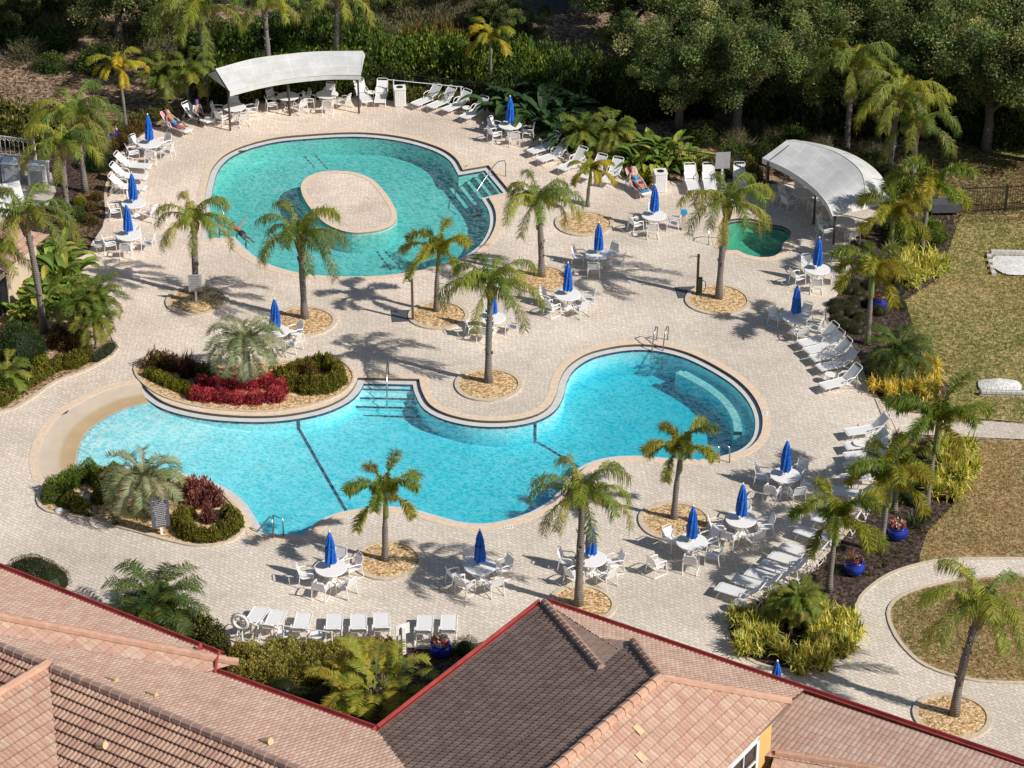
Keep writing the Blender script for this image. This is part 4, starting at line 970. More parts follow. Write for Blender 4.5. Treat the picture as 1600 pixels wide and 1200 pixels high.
for nm, s in (('L', -1), ('R', 1)):
    T['fleg'+nm] = tube_sym([(.27, s*.27, .01), (.25, s*.27, .35), (.23, s*.27, .60)])
    T['rleg'+nm] = tube_sym([(.25, s*.27, .015), (-.30, s*.27, .015), (-.35, s*.27, .03), (-.30, s*.27, .3), (-.27, s*.27, .58)])
    T['arm'+nm] = mk(lambda b: b.tube([(.23, s*.27, .60), (.1, s*.27, .635), (-.15, s*.27, .625), (-.28, s*.27, .60)], .024, 6), 'white_metal')
def chair(x, y, rz, label, group, z=0):
    t = thing('patio_chair', label, 'chair', (x, y, z), rz, group)
    part(t, 'seat', T['cseat']); bk = part(t, 'backrest', T['cback']); part(bk, 'frame', T['cframe'])
    for s in 'LR':
        part(t, 'leg', T['fleg'+s]); part(t, 'leg', T['rleg'+s]); part(t, 'armrest', T['arm'+s])
    return t
SEC = ['right', 'back right', 'back', 'back left', 'left', 'front left', 'front', 'front right']
def table(px, py, desc, angs, umb=True, rot=None):
    g = G(px, py, .73); loc = (g.x, g.y, 0); rz = R.uniform(0, 1.5)
    t = thing('round_table', f'round white patio table {desc}', 'table', loc, rz, 'round patio tables')
    part(t, 'tabletop', T['top']); part(t, 'pedestal', T['hub'])
    for k in range(4): part(t, 'leg', T['leg'], rz=k*math.pi/2)
    if umb:
        u = thing('patio_umbrella', f'closed blue umbrella in the table {desc}', 'umbrella', loc, R.uniform(0, 6), 'closed blue umbrellas')
        part(u, 'pole', T['pole']); c = part(u, 'canopy', T['can']); part(c, 'strap', T['strap']); part(u, 'finial', T['fin']); part(u, 'base', T['base'])
    used = set()
    for a in angs:
        rad = 0.93
        if isinstance(a, tuple): a, rad = a
        s = SEC[int(((a % 360)+22.5)//45) % 8]
        if s in used: s = ('near ' if 180 < a % 360 < 360 else 'far ')+s
        used.add(s); th = math.radians(a)
        chair(g.x+math.cos(th)*rad, g.y+math.sin(th)*rad, th+math.pi+R.uniform(-.22, .22), f'white chair at {s} of table {desc}', 'white sling armchairs around the patio tables')
def lbed(b):
    rows = [(1.0, .33), (.93, .36), (.6, .355), (.2, .35), (-.22, .37)]
    for (x0, z0), (x1, z1) in zip(rows, rows[1:]): b.poly([(x0, -.28, z0), (x0, .28, z0), (x1, .28, z1), (x1, -.28, z1)])
    for s in (-1, 1): b.tube([(x, s*.295, z) for x, z in rows], .02, 6)
    b.tube([(1.0, -.295, .33), (1.0, .295, .33)], .02, 6); b.tube([(-.22, -.295, .36), (-.22, .295, .36)], .018, 6)
T['lbed'] = mk(lbed, 'sling')
T['lback'] = mk(lambda b: [b.poly([(x0, -.27, z0), (x0, .27, z0), (x1, .27, z1), (x1, -.27, z1)]) for (x0, z0), (x1, z1) in (((-.25, .39), (-.5, .62)), ((-.5, .62), (-.78, .90)))], 'sling')
T['lframe'] = mk(lambda b: b.tube([(-.22, -.29, .37), (-.5, -.29, .62), (-.82, -.29, .945), (-.86, -.22, .985), (-.86, .22, .985), (-.82, .29, .945), (-.5, .29, .62), (-.22, .29, .37)], .02, 6), 'white_metal')
for nm, s in (('L', -1), ('R', 1)):
    T['lf'+nm] = tube_sym([(.72, s*.3, .35), (.84, s*.3, .18), (.88, s*.3, .01)], .02)
    T['lr'+nm] = tube_sym([(-.05, s*.3, .35), (-.3, s*.3, .22), (-.5, s*.3, .01), (-.75, s*.3, .02), (-.78, s*.3, .2), (-.62, s*.3, .40)], .02)
    T['la'+nm] = tube_sym([(-.02, s*.32, .35), (-.05, s*.33, .55), (-.22, s*.33, .61), (-.5, s*.33, .60)], .022)
T['prop'] = mk(lambda b: b.tube([(-.6, -.25, .72), (-.72, -.25, .08), (-.72, .25, .08), (-.6, .25, .72)], .016, 5), 'white_metal')
def lounger(foot, head, label, group, towel=None):
    f, h = G(*foot), G(*head); d = h-f; c = (f+h)/2
    t = thing('sun_lounger', label, 'sun lounger', c, math.atan2(-d.y, -d.x)+R.uniform(-.03, .03), group)
    part(t, 'bed', T['lbed']); bk = part(t, 'backrest', T['lback']); part(bk, 'frame', T['lframe'])
    for s in 'LR':
        part(t, 'leg', T['lf'+s]); part(t, 'leg', T['lr'+s]); part(t, 'armrest', T['la'+s])
    part(t, 'prop', T['prop']); return t
def side_table(px, py, label):
    g = G(px, py, .42); t = thing('side_table', label, 'side table', (g.x, g.y, 0), R.uniform(0, 6), 'small round side tables')
    part(t, 'tabletop', mk(lambda b: b.lathe([(.24, .40), (.25, .42), (.24, .435), (0, .435)], 20), 'white_plastic'))
    for k in range(3): part(t, 'leg', mk(lambda b: b.tube([(.2, 0, .40), (.16, 0, .2), (.21, 0, .01)], .014, 5), 'white_metal'), rz=k*2.094)
def at(o, l): return o
def skin(verts, edges, radii, root, m, name, sub=2):
    me = bpy.data.meshes.new(name); me.from_pydata(verts, edges, []); o = bpy.data.objects.new('tmp', me); COL.objects.link(o)
    s = o.modifiers.new('s', 'SKIN'); s.use_smooth_shade = True
    for i, v in enumerate(me.skin_vertices[0].data): v.radius = (radii[i], radii[i]); v.use_root = i == root
    u = o.modifiers.new('u', 'SUBSURF'); u.levels = sub; u.render_levels = sub
    bpy.context.view_layer.update(); dg = bpy.context.evaluated_depsgraph_get(); r = bpy.data.meshes.new_from_object(o.evaluated_get(dg))
    bpy.data.objects.remove(o); r.materials.clear(); r.materials.append(MATS[m]); return r
def person(loc, rz, J, label, skin_m='skin', hair='hair_dark', wear=(), z=0):
    """J: joints by name; one continuous skinned body with five-fingered hands"""
    names = ['pelvis', 'belly', 'chest', 'neck', 'head', 'crown']; V = [J[n] for n in names]; RD = [.115, .11, .125, .052, .088, .06]; Eg = [(0, 1), (1, 2), (2, 3), (3, 4), (4, 5)]
    def add(p, r_, frm): V.append(tuple(p)); RD.append(r_); Eg.append((frm, len(V)-1)); return len(V)-1
    for s in 'lr':
        i = add(J['sh'+s], .058, 2); i = add(J['el'+s], .042, i); w = add(J['wr'+s], .028, i)
        e, k = Vector(J['el'+s]), Vector(J['wr'+s]); d = (k-e).normalized(); sd = d.cross(Vector((0, 0, 1))); sd = sd.normalized() if sd.length > .1 else Vector((0, 1, 0))
        pm = add(k+d*.06, .034, w)
        for q, ln in ((-1.5, .065), (-.5, .08), (.5, .085), (1.5, .07)):
            b_ = k+d*.09+sd*q*.02; f1 = add(b_+d*ln*.5, .009, pm); add(b_+d*ln+Vector((0, 0, -.015)), .008, f1)
        f1 = add(k+d*.05+sd*-.05, .010, pm); add(k+d*.09+sd*-.065, .009, f1)
        i = add(J['hip'+s], .095, 0); i = add(J['kn'+s], .06, i); i = add(J['an'+s], .04, i); add(J['toe'+s], .035, i)
    t = thing('person', label, 'person', loc, rz)
    bd = part(t, 'body', skin(V, Eg, RD, 0, skin_m, 'body'))
    hd, cr = Vector(J['head']), Vector(J['crown']); ax_ = (cr-hd).normalized(); fw = Vector(J.get('face', (1, 0, .3))).normalized()
    mb = MB(); q = fw.cross(ax_).normalized()
    for s in (-1, 1): mb.box(hd+fw*.085+q*.03*s+ax_*.01, (.02, .02, .015))
    mb.box(hd+fw*.09-ax_*.05, (.015, .045, .012)); part(bd, 'eyes_and_mouth', mb.mesh('face', 'hair_dark'))
    mb = MB(); mb.tube([hd+fw*.08+ax_*.0, hd+fw*.115-ax_*.025], [.012, .016], 5); part(bd, 'nose', mb.mesh('nose', skin_m))
    mb = MB(); c = hd+ax_*.045-fw*.025
    for k in range(7):
        for j in range(12):
            a, b_ = math.pi*.5*k/6, 6.283*j/12; v = ax_*math.cos(a)+(fw*math.cos(b_)*.9+q*math.sin(b_))*math.sin(a); mb.vert(c+v*.108)
    for k in range(6):
        for j in range(12): mb.face((k*12+j, k*12+(j+1) % 12, k*12+12+(j+1) % 12, k*12+12+j))
    part(t, 'hair' if hair.startswith('hair') else 'sun_hat', mb.mesh('hair', hair, True))
    for nm, m, js, rr in wear:
        vs = [J[j] if isinstance(j, str) else j for j in js[0]]; part(t, nm, skin(vs, js[1], rr, 0, m, nm))
    return t
# ================================================================== PLACEMENT: tables, umbrellas, chairs
table(517, 887, "above the hedge row of white loungers", [180, 78, 35, 250, 310])
table(750, 884, "between the two front gravel rings", [195, 112, 22, 235, 305])
table(923, 872, "behind the palm at the roof corner", [158, 228, 308, 12])
table(1081, 846, "by the gravel ring below the ladder", [140, 42, 265, 332, (218, 1.75)])
table(1158, 811, "in the middle of the right three", [183, 80, 2, 238, 302])
table(1227, 742, "nearest the pool's deep end", [150, 48, 345, 232, 295])
table(1243, 495, "just above the right row of five", [143, 58, 340, 280])
table(1277, 420, "between spa and right planting bed", [195, 110, 262, 350])
table(1022, 336, "beside the blue topped fountain", [200, 262, 350, 88])
table(935, 396, "in shade right of the leaning palm", [158, 255, 340, 50])
table(887, 460, "in sun by the middle gravel ring", [163, 222, 310, 12])
table(769, 496, "behind the tall peninsula palm", [205, 350, 250])
table(431, 517, "behind the silver palm", [32, 328, 280])
table(797, 195, "in tree shade at the far edge", [148, 212, 282, 350, 62])
table(234, 224, "beside the upper left blue pot", [146, 207, 48, 345, 278])
table(201, 367, "at the left mulch bed corner", [200, 350, 82, 268])
table(209, 317, "beside the left column of loungers", [192, 335, 100])
table(366, 167, "under the left canopy end", [165, 95, 22, 232, 303], False)
table(450, 150, "under the middle of the long canopy", [150, 205, 28, 318], False)
table(511, 147, "under the long canopy's right end", [187, 345, 275, 88], False)
table(1256, 301, "under the spa canopy's far end", [150, 92, 212, 300], False)
table(1317, 346, "under the spa canopy's near end", [152, 205, 295], False)
table(1211, 1092, "behind the gutter by the yellow bed", [170, 20])
g = G(515, 143); solo('folded_table', mk(lambda b: (b.box((0, 0, .55), (.75, .05, .95), 0), b.box((.55, .1, .62), (.5, .05, .8), .3)), 'white_plastic'), 'white folded table top leaning beside a table under the canopy', 'table', (g.x+.3, g.y+.6, 0), .2)
# ------------------------------------------------------------------ loungers
def row(gl, group, items, fmt):
    ords = ['first', 'second', 'third', 'fourth', 'fifth', 'sixth', 'seventh', 'eighth', 'ninth']
    for k, it in enumerate(items): lounger(it[0], it[1], fmt.format(ords[k]), group)
row(0, 'loungers along the far hedge', [((652, 171), (684, 157)), ((676, 175), (707, 161)), ((699, 180), (731, 166)), ((727, 192), (758, 176))], 'white sun lounger, {0} from the white bin in the shaded far row')
row(0, 'loungers by the steps of the round pool', [((831, 246), (872, 233)), ((846, 259), (886, 245)), ((880, 273), (912, 256)), ((914, 285), (942, 268)), ((948, 291), (965, 274))], 'white sun lounger, {0} from left in the row below the bright pygmy palms')
lounger((1008, 309), (985, 291), 'white lounger with the sunbather lying on a pink towel beside the slatted bin', 'occupied loungers')
row(0, 'loungers beside the right bin', [((1083, 303), (1077, 283)), ((1110, 303), (1105, 282)), ((1159, 301), (1154, 282))], 'white sun lounger facing the pool, {0} to the right of the slatted bin')
row(0, 'loungers beside the canopy', [((573, 167), (561, 148)), ((593, 168), (599, 148))], 'white sun lounger, {0} to the right of the curved canopy')
lounger((293, 213), (258, 200), 'white lounger with a man in blue shorts on a pink towel', 'occupied loungers')
lounger((326, 197), (291, 186), 'white lounger with a person in a purple hat sitting on its side', 'occupied loungers')
row(0, 'loungers by the left mulch bed', [((227, 269), (187, 266)), ((221, 286), (180, 283)), ((219, 303), (178, 300))], 'white sun lounger backing on the left mulch bed, {0} from far end')
row(0, 'loungers by the right mulch bed', [((1256, 546), (1302, 535)), ((1264, 558), (1313, 546)), ((1274, 570), (1324, 559)), ((1284, 585), (1335, 573)), ((1289, 613), (1339, 601))], 'white sun lounger, {0} from far end in the right row of five')
row(0, 'loungers by the path', [((1331, 685), (1380, 679)), ((1331, 707), (1380, 702)), ((1331, 723), (1380, 718)), ((1331, 739), (1379, 734)), ((1327, 757), (1375, 752))], 'white sun lounger, {0} below the path in the straight shaded stack')
row(0, 'loungers half hidden by palms', [((1313, 779), (1360, 785)), ((1303, 800), (1349, 809)), ((1284, 822), (1330, 834))], 'white sun lounger half hidden by the foxtail palms, {0} from the far end')
row(0, 'loungers near the round yellow bed', [((1256, 842), (1302, 857)), ((1233, 868), (1279, 882)), ((1217, 882), (1263, 896)), ((1202, 896), (1248, 910)), ((1181, 908), (1227, 922)), ((1160, 919), (1206, 933)), ((1135, 932), (1181, 946))], 'white lounger, {0} from far end of the slanting row by the round bed')
row(0, 'loungers in front of the low hedge', [((408, 966), (382, 1002)), ((434, 973), (417, 1006)), ((475, 979), (466, 1010)), ((523, 980), (521, 1012)), ((560, 980), (561, 1012)), ((596, 978), (597, 1010)), ((664, 982), (662, 1014)), ((701, 981), (700, 1013))], 'white sun lounger seen from behind, {0} from the life ring along the low hedge')
for px, py, l in ((579, 144, 'small round white table between two loungers beside the canopy'), (443, 990, 'small round white table between the second and third lounger of the hedge row'), (494, 992, 'small round white table right of the third lounger of the hedge row'), (1156, 941, 'small round white table at the edge of the round yellow bed'), (194, 272, 'small round white table by the far lounger at the left bed'), (193, 292, 'small round white table between loungers at the left bed'), (729, 168, 'small white table between loungers in the shaded far row'), (1297, 585, 'small white table between loungers by the right bed'), (152, 378, 'low white table at the corner of the left mulch bed'), (1342, 692, 'small white table under the lounger nearest the path')): side_table(px, py, l)
# ------------------------------------------------------------------ canopies
def awning(name, front, ridge, back, posts, zf, zr, zb, label, hip=False):
    t = thing(name, label, 'canopy'); fr = [G(p[0], p[1], p[2] if len(p) > 2 else zf) for p in front]; rd = [G(p[0], p[1], p[2] if len(p) > 2 else zr) for p in ridge]
    def rs(l, n=24):
        res = []
        for k in range(n+1):
            f = k/n*(len(l)-1); i = min(len(l)-2, int(f)); p0, p1, p2, p3 = l[max(0, i-1)], l[i], l[i+1], l[min(len(l)-1, i+2)]; q = f-i
            res.append(.5*((2*p1)+(p2-p0)*q+(2*p0-5*p1+4*p2-p3)*q*q+(3*p1-p0-3*p2+p3)*q**3))
        return res
    fr, rd = rs(fr), rs(rd)
    if isinstance(back, list): bk = rs([G(p[0], p[1], p[2] if len(p) > 2 else zb) for p in back])
    else:
        bk = []
        for k, p in enumerate(rd): d = p-fr[k]; d.z = 0; q = p+d.normalized()*back; q.z = zb; bk.append(q)
    cam = MB(); L = 0
    def surf(A_, B_, sag=.05):
        mb = MB(); uv = []; rows = []; L = 0; n = len(A_)
        for k in range(n):
            if k: L += (B_[k]-B_[k-1]).length
            rows.append([mb.vert(A_[k].lerp(B_[k], q/4)+Vector((0, 0, -sag*math.sin(math.pi*q/4)*(1 if k % 4 else .55)))) for q in range(5)])
            uv += [(L, (A_[k]-B_[k]).length*q/4) for q in range(5)]
        for A2, B2 in zip(rows, rows[1:]):
            for q in range(4): mb.face((A2[q], A2[q+1], B2[q+1], B2[q]))
        me = mb.mesh('fabric', 'awning', True); me.uv_layers.new(name='UVMap')
        for lp in me.loops: me.uv_layers[0].data[lp.index].uv = uv[lp.vertex_index]
        return me
    part(t, 'front_slope', surf(fr, rd)); part(t, 'back_slope', surf(rd, bk, .02))
    mb = MB()
    for k in (0, -1): mb = MB(); mb.poly([fr[k], rd[k], bk[k]]); part(t, 'end_panel', mb.mesh('end', 'awning_edge'))
    mb = MB(); dz = Vector((0, 0, -.2)); strip(mb, [p.to_tuple() for p in fr], lambda i: fr[i].z+.005, [(p.x, p.y) for p in fr], lambda i: fr[i].z-.28, False)
    strip(mb, [(p.x, p.y) for p in bk], lambda i: bk[i].z+.005, [(p.x, p.y) for p in bk], lambda i: bk[i].z-.2, False)
    mb.tube(rd, .025, 5); mb.tube(fr, .03, 5); part(t, 'valance', mb.mesh('valance', 'awning_edge'))
    for (x, y) in posts:
        b = G(x, y); k = min(range(len(fr)), key=lambda i: (fr[i].xy-b.xy).length); kb = min(range(len(bk)), key=lambda i: (bk[i].xy-b.xy).length)
        zt = max(fr[k].z, 1.9)-.05; part(t, 'post', mk(lambda m: m.tube([b, (b.x, b.y, zt)], .055, 8), 'bronze'))
        q = bk[k]; part(t, 'post', mk(lambda m: m.tube([(q.x, q.y, 0), (q.x, q.y, q.z-.02)], .055, 8), 'bronze'))
        part(t, 'rafter', mk(lambda m: m.tube([(b.x, b.y, zt), (rd[k].x, rd[k].y, rd[k].z-.06), (q.x, q.y, q.z-.03)], .035, 6), 'bronze'))
    return t
awning('fabric_canopy', [(359, 143), (405, 131), (450, 123), (511, 117), (564, 117)], [(337, 108), (392, 93), (440, 86), (495, 81), (567, 80)], 1.3, [(360, 204), (453, 181), (561, 177)], 2.3, 3.0, 2.3, 'long curved grey fabric canopy over tables at the far left of the deck')
awning('fabric_canopy', [(1191, 247), (1232, 266), (1268, 291), (1290, 315), (1301, 338, 1.85)], [(1229, 219), (1270, 226), (1312, 241), (1345, 268), (1353, 302, 2.45)], [(1240, 218, 2.5), (1290, 227, 2.5), (1340, 245, 2.5), (1378, 276, 2.3), (1391, 318, 1.9)], [(1196, 315), (1271, 350), (1302, 382)], 2.2, 2.85, 2.3, 'curved pale canopy dappled with palm shadow beside the green spa')
# ------------------------------------------------------------------ bins, signs, posts, rails
def bin_(px, py, label):
    g = G(px, py); t = thing('litter_bin', label, 'bin', g, .12, 'white slatted bins')
    def body(b):
        b.box((0, 0, .5), (.56, .56, .98))
        for s in range(6):
            for a in range(4):
                q = Matrix.Rotation(a*math.pi/2, 3, 'Z') @ Vector((.295, -.23+s*.092, .5)); b.box(q, (.03, .075, .94) if a % 2 == 0 else (.075, .03, .94))
    part(t, 'body', mk(body, 'white_plastic')); part(t, 'lid', mk(lambda b: b.box((0, 0, 1.02), (.66, .66, .06)), 'white_plastic')); part(t, 'opening', mk(lambda b: b.lathe([(.19, 1.045), (.19, 1.055), (0, 1.055)], 16), 'hole'))
bin_(625, 164, 'white slatted bin with a round hole between loungers at the far hedge'); bin_(1031, 297, 'white slatted bin with a round hole right of the sunbather')
def sign(px, py, w, h, zc, rz, label, board, txt, rows, postm='white_metal', tilt=0, pr=.05):
    g = G(px, py); t = thing('notice_sign', label, 'sign', g, rz)
    part(t, 'post', mk(lambda b: b.box((0, .05, (zc+h*.3)/2), (pr*2, pr*2, zc+h*.3)), postm))
    bd = part(t, 'board', mk(lambda b: b.box((0, 0, zc), (w, .03, h), 0), board)); r = random.Random(px)
    def lines(b):
        for k in range(rows):
            z = zc+h*.42-h*.84*k/max(1, rows-1); ww = w*(.8 if k == 0 else r.uniform(.45, .85)); x = -ww/2
            while x < ww/2-.02:
                l = r.uniform(.03, .09); b.poly([(x, -.019, z-.014), (min(x+l, ww/2), -.019, z-.014), (min(x+l, ww/2), -.019, z+.014), (x, -.019, z+.014)]); x += l+.025
    if rows: part(bd, 'lettering', mk(lines, txt))
sign(307, 474, .62, .86, 1.05, .05, 'grey pool rules sign on a white post in the left gravel ring', 'grey_board', 'text_dark', 9)
sign(253, 836, .72, 1.35, 1.05, .35, 'tall dark rules sign tilted beside the hedge ring of the lower left planter', 'board_dark', 'text_light', 14, 'white_metal')
sign(451, 172, .30, .36, 2.05, 0, 'small white notice on a pole under the curved canopy', 'white_plastic', 'text_dark', 4, 'bronze')
sign(630, 1020, .55, .45, 1.05, 3.6, 'small white sign board on a thick white post in the hedge row', 'white_plastic', 'text_dark', 0, 'white_plastic', 0, .07)
sign(1128, 283, .75, .9, 1.15, .1, 'pale blank board standing behind the loungers near the spa canopy', 'grey_board', 'text_dark', 0)
g = G(378, 1008); t = thing('life_ring', 'white life ring hung on a white post at the left end of the low hedge', 'life ring', g, -.3)
part(t, 'post', mk(lambda b: b.tube([(0, .06, 0), (0, .06, 1.25)], .045, 8), 'white_metal'))
def tor(b):
    n = 20; rings = []
    for i in range(n):
        a = 6.28318*i/n; rings.append([b.vert(((.28+.085*math.cos(q*1.0472))*math.cos(a), -.02+.07*math.sin(q*1.0472), 1.05+(.28+.085*math.cos(q*1.0472))*math.sin(a))) for q in range(6)])
    for i in range(n):
        for q in range(6): b.face((rings[i][q], rings[i][(q+1) % 6], rings[(i+1) % n][(q+1) % 6], rings[(i+1) % n][q]))
rg = part(t, 'ring', mk(tor, 'white_plastic', True))
part(rg, 'rope', mk(lambda b: b.tube([(.39*math.cos(a*.5236), -.03, 1.05+.39*math.sin(a*.5236)) for a in range(12)], .012, 4, closed=True), 'text_light'))
def hook(a, b, label, h=1.0):
    p, q = G(*a), G(*b, ); L = (q-p); t = thing('rescue_pole', label, 'rescue pole', p)
    part(t, 'pole', mk(lambda m: m.tube([(0, 0, h), (L.x, L.y, h)], .022, 6), 'white_metal'))
    for f in (.08, .97): part(t, 'post', mk(lambda m: m.tube([(L.x*f, L.y*f, 0), (L.x*f, L.y*f, h+.04)], .035, 6), 'white_metal'))
hook((437, 1010), (522, 1022), 'long white rescue pole on two posts behind the hedge row loungers', .95)
hook((606, 155), (724, 167), 'long white rescue pole held above the ground behind the far bin', 1.15)
def rail(pts, label, name='handrail', r=.028, m='steel'):
    P = [G(p[0], p[1]) for p in pts]; o = P[0].copy(); t = thing(name, label, 'handrail', o)
    part(t, 'tube', mk(lambda b: b.tube([(P[i].x-o.x, P[i].y-o.y, pts[i][2]) for i in range(len(pts))], r, 7), m, True)); return t
rail([(790, 276, 0), (790, 275, .7), (788, 275, .86), (780, 278, .92), (772, 283, .88), (745, 304, .2), (738, 308, -.4)], 'curved steel handrail on the right hand steps of the round pool')
rail([(358, 348, -.2), (343, 340, .75), (330, 337, .78), (318, 339, .6), (314, 340, 0)], 'steel handrail at the left hand entry of the round pool')
rail([(604, 622, -.5), (605, 600, .75), (606, 592, .9), (607, 586, .75), (607, 584, 0)], 'steel handrail in the middle of the broad white steps')
rail([(397, 826, -.3), (423, 834, .8), (427, 838, .82), (427, 841, 0)], 'short steel handrail by the lower left planter')
rail([(443, 838, 0), (443, 836, .75), (428, 832, .8), (427, 831, -.3)], 'second steel handrail at the lower left pool steps')
rail([(1107, 383, 0), (1107, 381, .65), (1112, 378, .75), (1122, 375, .7), (1132, 372, -.2)], 'curved handrail at the left side of the green spa')
for nm, x0, lab in (('a', 1019, 'left'), ('b', 1036, 'right')):
    rail([(x0-1, 549, -.9), (x0, 544, .0), (x0+2, 541, .55), (x0+5, 536, .82), (x0+8, 532, .7), (x0+7, 531, 0)], f'{lab} steel grab rail of the ladder at the top of the main pool', 'ladder_rail', .03)
g = G(1027, 548); t = thing('pool_ladder', 'three submerged ladder treads at the top of the main pool', 'ladder', (g.x, g.y, 0))
for k in range(3): part(t, 'tread', mk(lambda b: b.box((0, -.05, -.35-.28*k), (.48, .09, .03)), 'steel'))
for x0, lab in ((1108, 'left'), (1124, 'right')):
    rail([(x0, 708, -.7), (x0, 713, .1), (x0, 716, .62), (x0+6, 719, .78), (x0+15, 722, .7), (x0+16, 723, 0)], f'{lab} steel grab rail of the ladder at the right end of the main pool', 'ladder_rail', .03)
def shower(px, py, label, pouch):
    g = G(px, py); t = thing('outdoor_shower', label, 'shower', g)
    part(t, 'post', mk(lambda b: b.box((0, 0, 1.05), (.11, .11, 2.1)), 'wood')); part(t, 'shower_head', mk(lambda b: (b.tube([(0, 0, 2.0), (-.35, 0, 2.02), (-.38, 0, 1.95)], .02, 6), b.lathe([(.05, 1.92), (.02, 1.97)], 8, (-.38, 0, 0))), 'steel'))
    if pouch: part(t, 'hose_box', mk(lambda b: b.box((.12, -.05, .55), (.2, .16, .75)), 'green_plastic')); part(t, 'hose', mk(lambda b: b.tube([(.2, -.05, .8), (.36, -.05, .72), (.38, -.05, .4), (.3, -.05, .2)], .02, 5), 'green_plastic'))
    return t
shower(1089, 461, 'brown outdoor shower post with a green hose box beside the right gravel ring', 1)
shower(645, 501, 'brown outdoor shower post beside the gravel ring with the young palm', 0)
for px, py, l in ((1073, 457, 'dark drain mat beside the right shower post'), (628, 494, 'dark drain mat beside the middle shower post')):
    solo('drain_mat', mk(lambda b: b.box((0, 0, .015), (.95, 1.1, .02)), 'board_dark'), l, 'mat', G(px, py), .1)
g = G(1068, 359); t = thing('drinking_fountain', 'pale pedestal drinking fountain with a blue top', 'fountain', g)
part(t, 'pedestal', mk(lambda b: b.box((0, 0, .45), (.18, .2, .9)), 'concrete')); part(t, 'basin', mk(lambda b: b.box((0, -.02, .97), (.28, .34, .13)), 'cloth_blue'))
def pot(px, py, label, s=1.):
    g = G(px, py); t = thing('glazed_pot', label, 'plant pot', g, R.uniform(0, 6), 'blue glazed pots', s)
    part(t, 'pot', mk(lambda b: b.lathe([(.22, 0), (.36, .12), (.42, .3), (.38, .48), (.33, .55), (.36, .58), (.30, .58), (.28, .5), (0, .5)], 24), 'blue_glaze', True))
    r = random.Random(px); mb = MB(); mb.use('leaf')
    for k in range(240):
        a = r.uniform(0, 6.28); d = .32*r.random()**.5; mb.col = jit(r.choice([(.45, .03, .03), (.08, .13, .03), (.6, .55, .5), (.5, .05, .12), (.10, .16, .04)]), .2, r)
        leafquad(mb, Vector((math.cos(a)*d, math.sin(a)*d, .5+r.uniform(0, .22))), Vector((r.uniform(-1, 1), r.uniform(-1, 1), .8)), Vector((r.random(), r.random(), 1)), .11, .07)
    part(t, 'flowers', mb.mesh('flowers'))
pot(176, 221, 'blue glazed pot behind the upper left table'); pot(688, 1024, 'blue glazed pot at the right end of the hedge row, cut by roof shade'); pot(1334, 896, 'blue glazed pot with red flowers on dark mulch beside the lower foxtail palm'); pot(1401, 841, 'blue glazed pot beside the middle foxtail palm on dark mulch'); pot(1373, 482, 'blue glazed pot behind the upper right foxtail palms', .9)
# depth markers on the coping
def depth(px, py, s, rz, label, sz=.16):
    g = G(px, py, .016); cu = bpy.data.curves.new('d', 'FONT'); cu.body = s; cu.size = sz; cu.align_x = 'CENTER'; cu.align_y = 'CENTER'
    o = bpy.data.objects.new('tmp', cu); COL.objects.link(o); bpy.context.view_layer.update(); me = bpy.data.meshes.new_from_object(o.evaluated_get(bpy.context.evaluated_depsgraph_get())); bpy.data.objects.remove(o)
    me.materials.clear(); me.materials.append(MATS['text_dark']); w = max(v.co.x for v in me.vertices)*2+.08
    t = solo('depth_marker', mk(lambda b: b.poly([(-w/2, -.11, 0), (w/2, -.11, 0), (w/2, .11, 0), (-w/2, .11, 0)]), 'trim'), label, 'depth marker', (g.x, g.y, .016), rz, 'depth markers on the coping'); part(t, 'lettering', me, (0, 0, .004))
depth(546, 808, '3 FT', .25, 'small depth marker left of the front foxtail palm'); depth(795, 824, '4 FT', .12, 'small depth marker above the middle front table'); depth(958, 722, '5 FT', .1, 'small depth marker on the near coping of the deep lobe'); depth(566, 203, '5 FT', 0, 'small depth marker at the far edge of the round pool'); depth(382, 233, '4 FT', .5, 'small depth marker at the upper left edge of the round pool'); depth(305, 636, '2 FT', -.3, 'small depth marker on the planter coping'); depth(522, 619, '3 FT', .4, 'small depth marker at the right end of the planter coping'); depth(1196, 646, '5 FT', 1.4, 'small depth marker right of the curved pool bench')
# ------------------------------------------------------------------ people
rec = dict(pelvis=(-.12, 0, .50), belly=(-.27, 0, .60), chest=(-.45, 0, .78), neck=(-.62, 0, .94), head=(-.69, 0, 1.05), crown=(-.74, 0, 1.17), face=(.75, 0, .5),
  shl=(-.50, .17, .82), ell=(-.30, .30, .62), wrl=(-.08, .22, .60), shr=(-.50, -.17, .82), elr=(-.34, -.30, .62), wrr=(-.10, -.20, .62),
  hipl=(-.04, .09, .49), knl=(.36, .13, .66), anl=(.72, .12, .45), toel=(.80, .14, .55), hipr=(-.04, -.09, .49), knr=(.38, -.12, .52), anr=(.80, -.11, .43), toer=(.86, -.12, .54))
def lie(foot, head, label, wear, **k):
    f, h = G(*foot), G(*head); d = h-f; c = (f+h)/2; return person((c.x, c.y, 0), math.atan2(-d.y, -d.x), rec, label, wear=wear, **k)
SHORT = (['pelvis', 'hipl', (.20, .115, .60), 'hipr', (.20, -.11, .53), 'belly'], [(0, 1), (1, 2), (0, 3), (3, 4), (0, 5)])
lie((293, 213), (258, 200), 'person in blue shorts reclining on a pink towel at the upper left', [('shorts', 'cloth_blue', SHORT, [.13, .105, .085, .105, .08, .115])], skin_m='skin_tan')
lie((1008, 309), (985, 291), 'person in blue swimwear lying back on a pink towel near the right bin', [('swimsuit', 'cloth_blue', (['pelvis', 'belly', 'chest', 'hipl', 'hipr'], [(0, 1), (1, 2), (0, 3), (0, 4)]), [.13, .12, .13, .10, .10])])
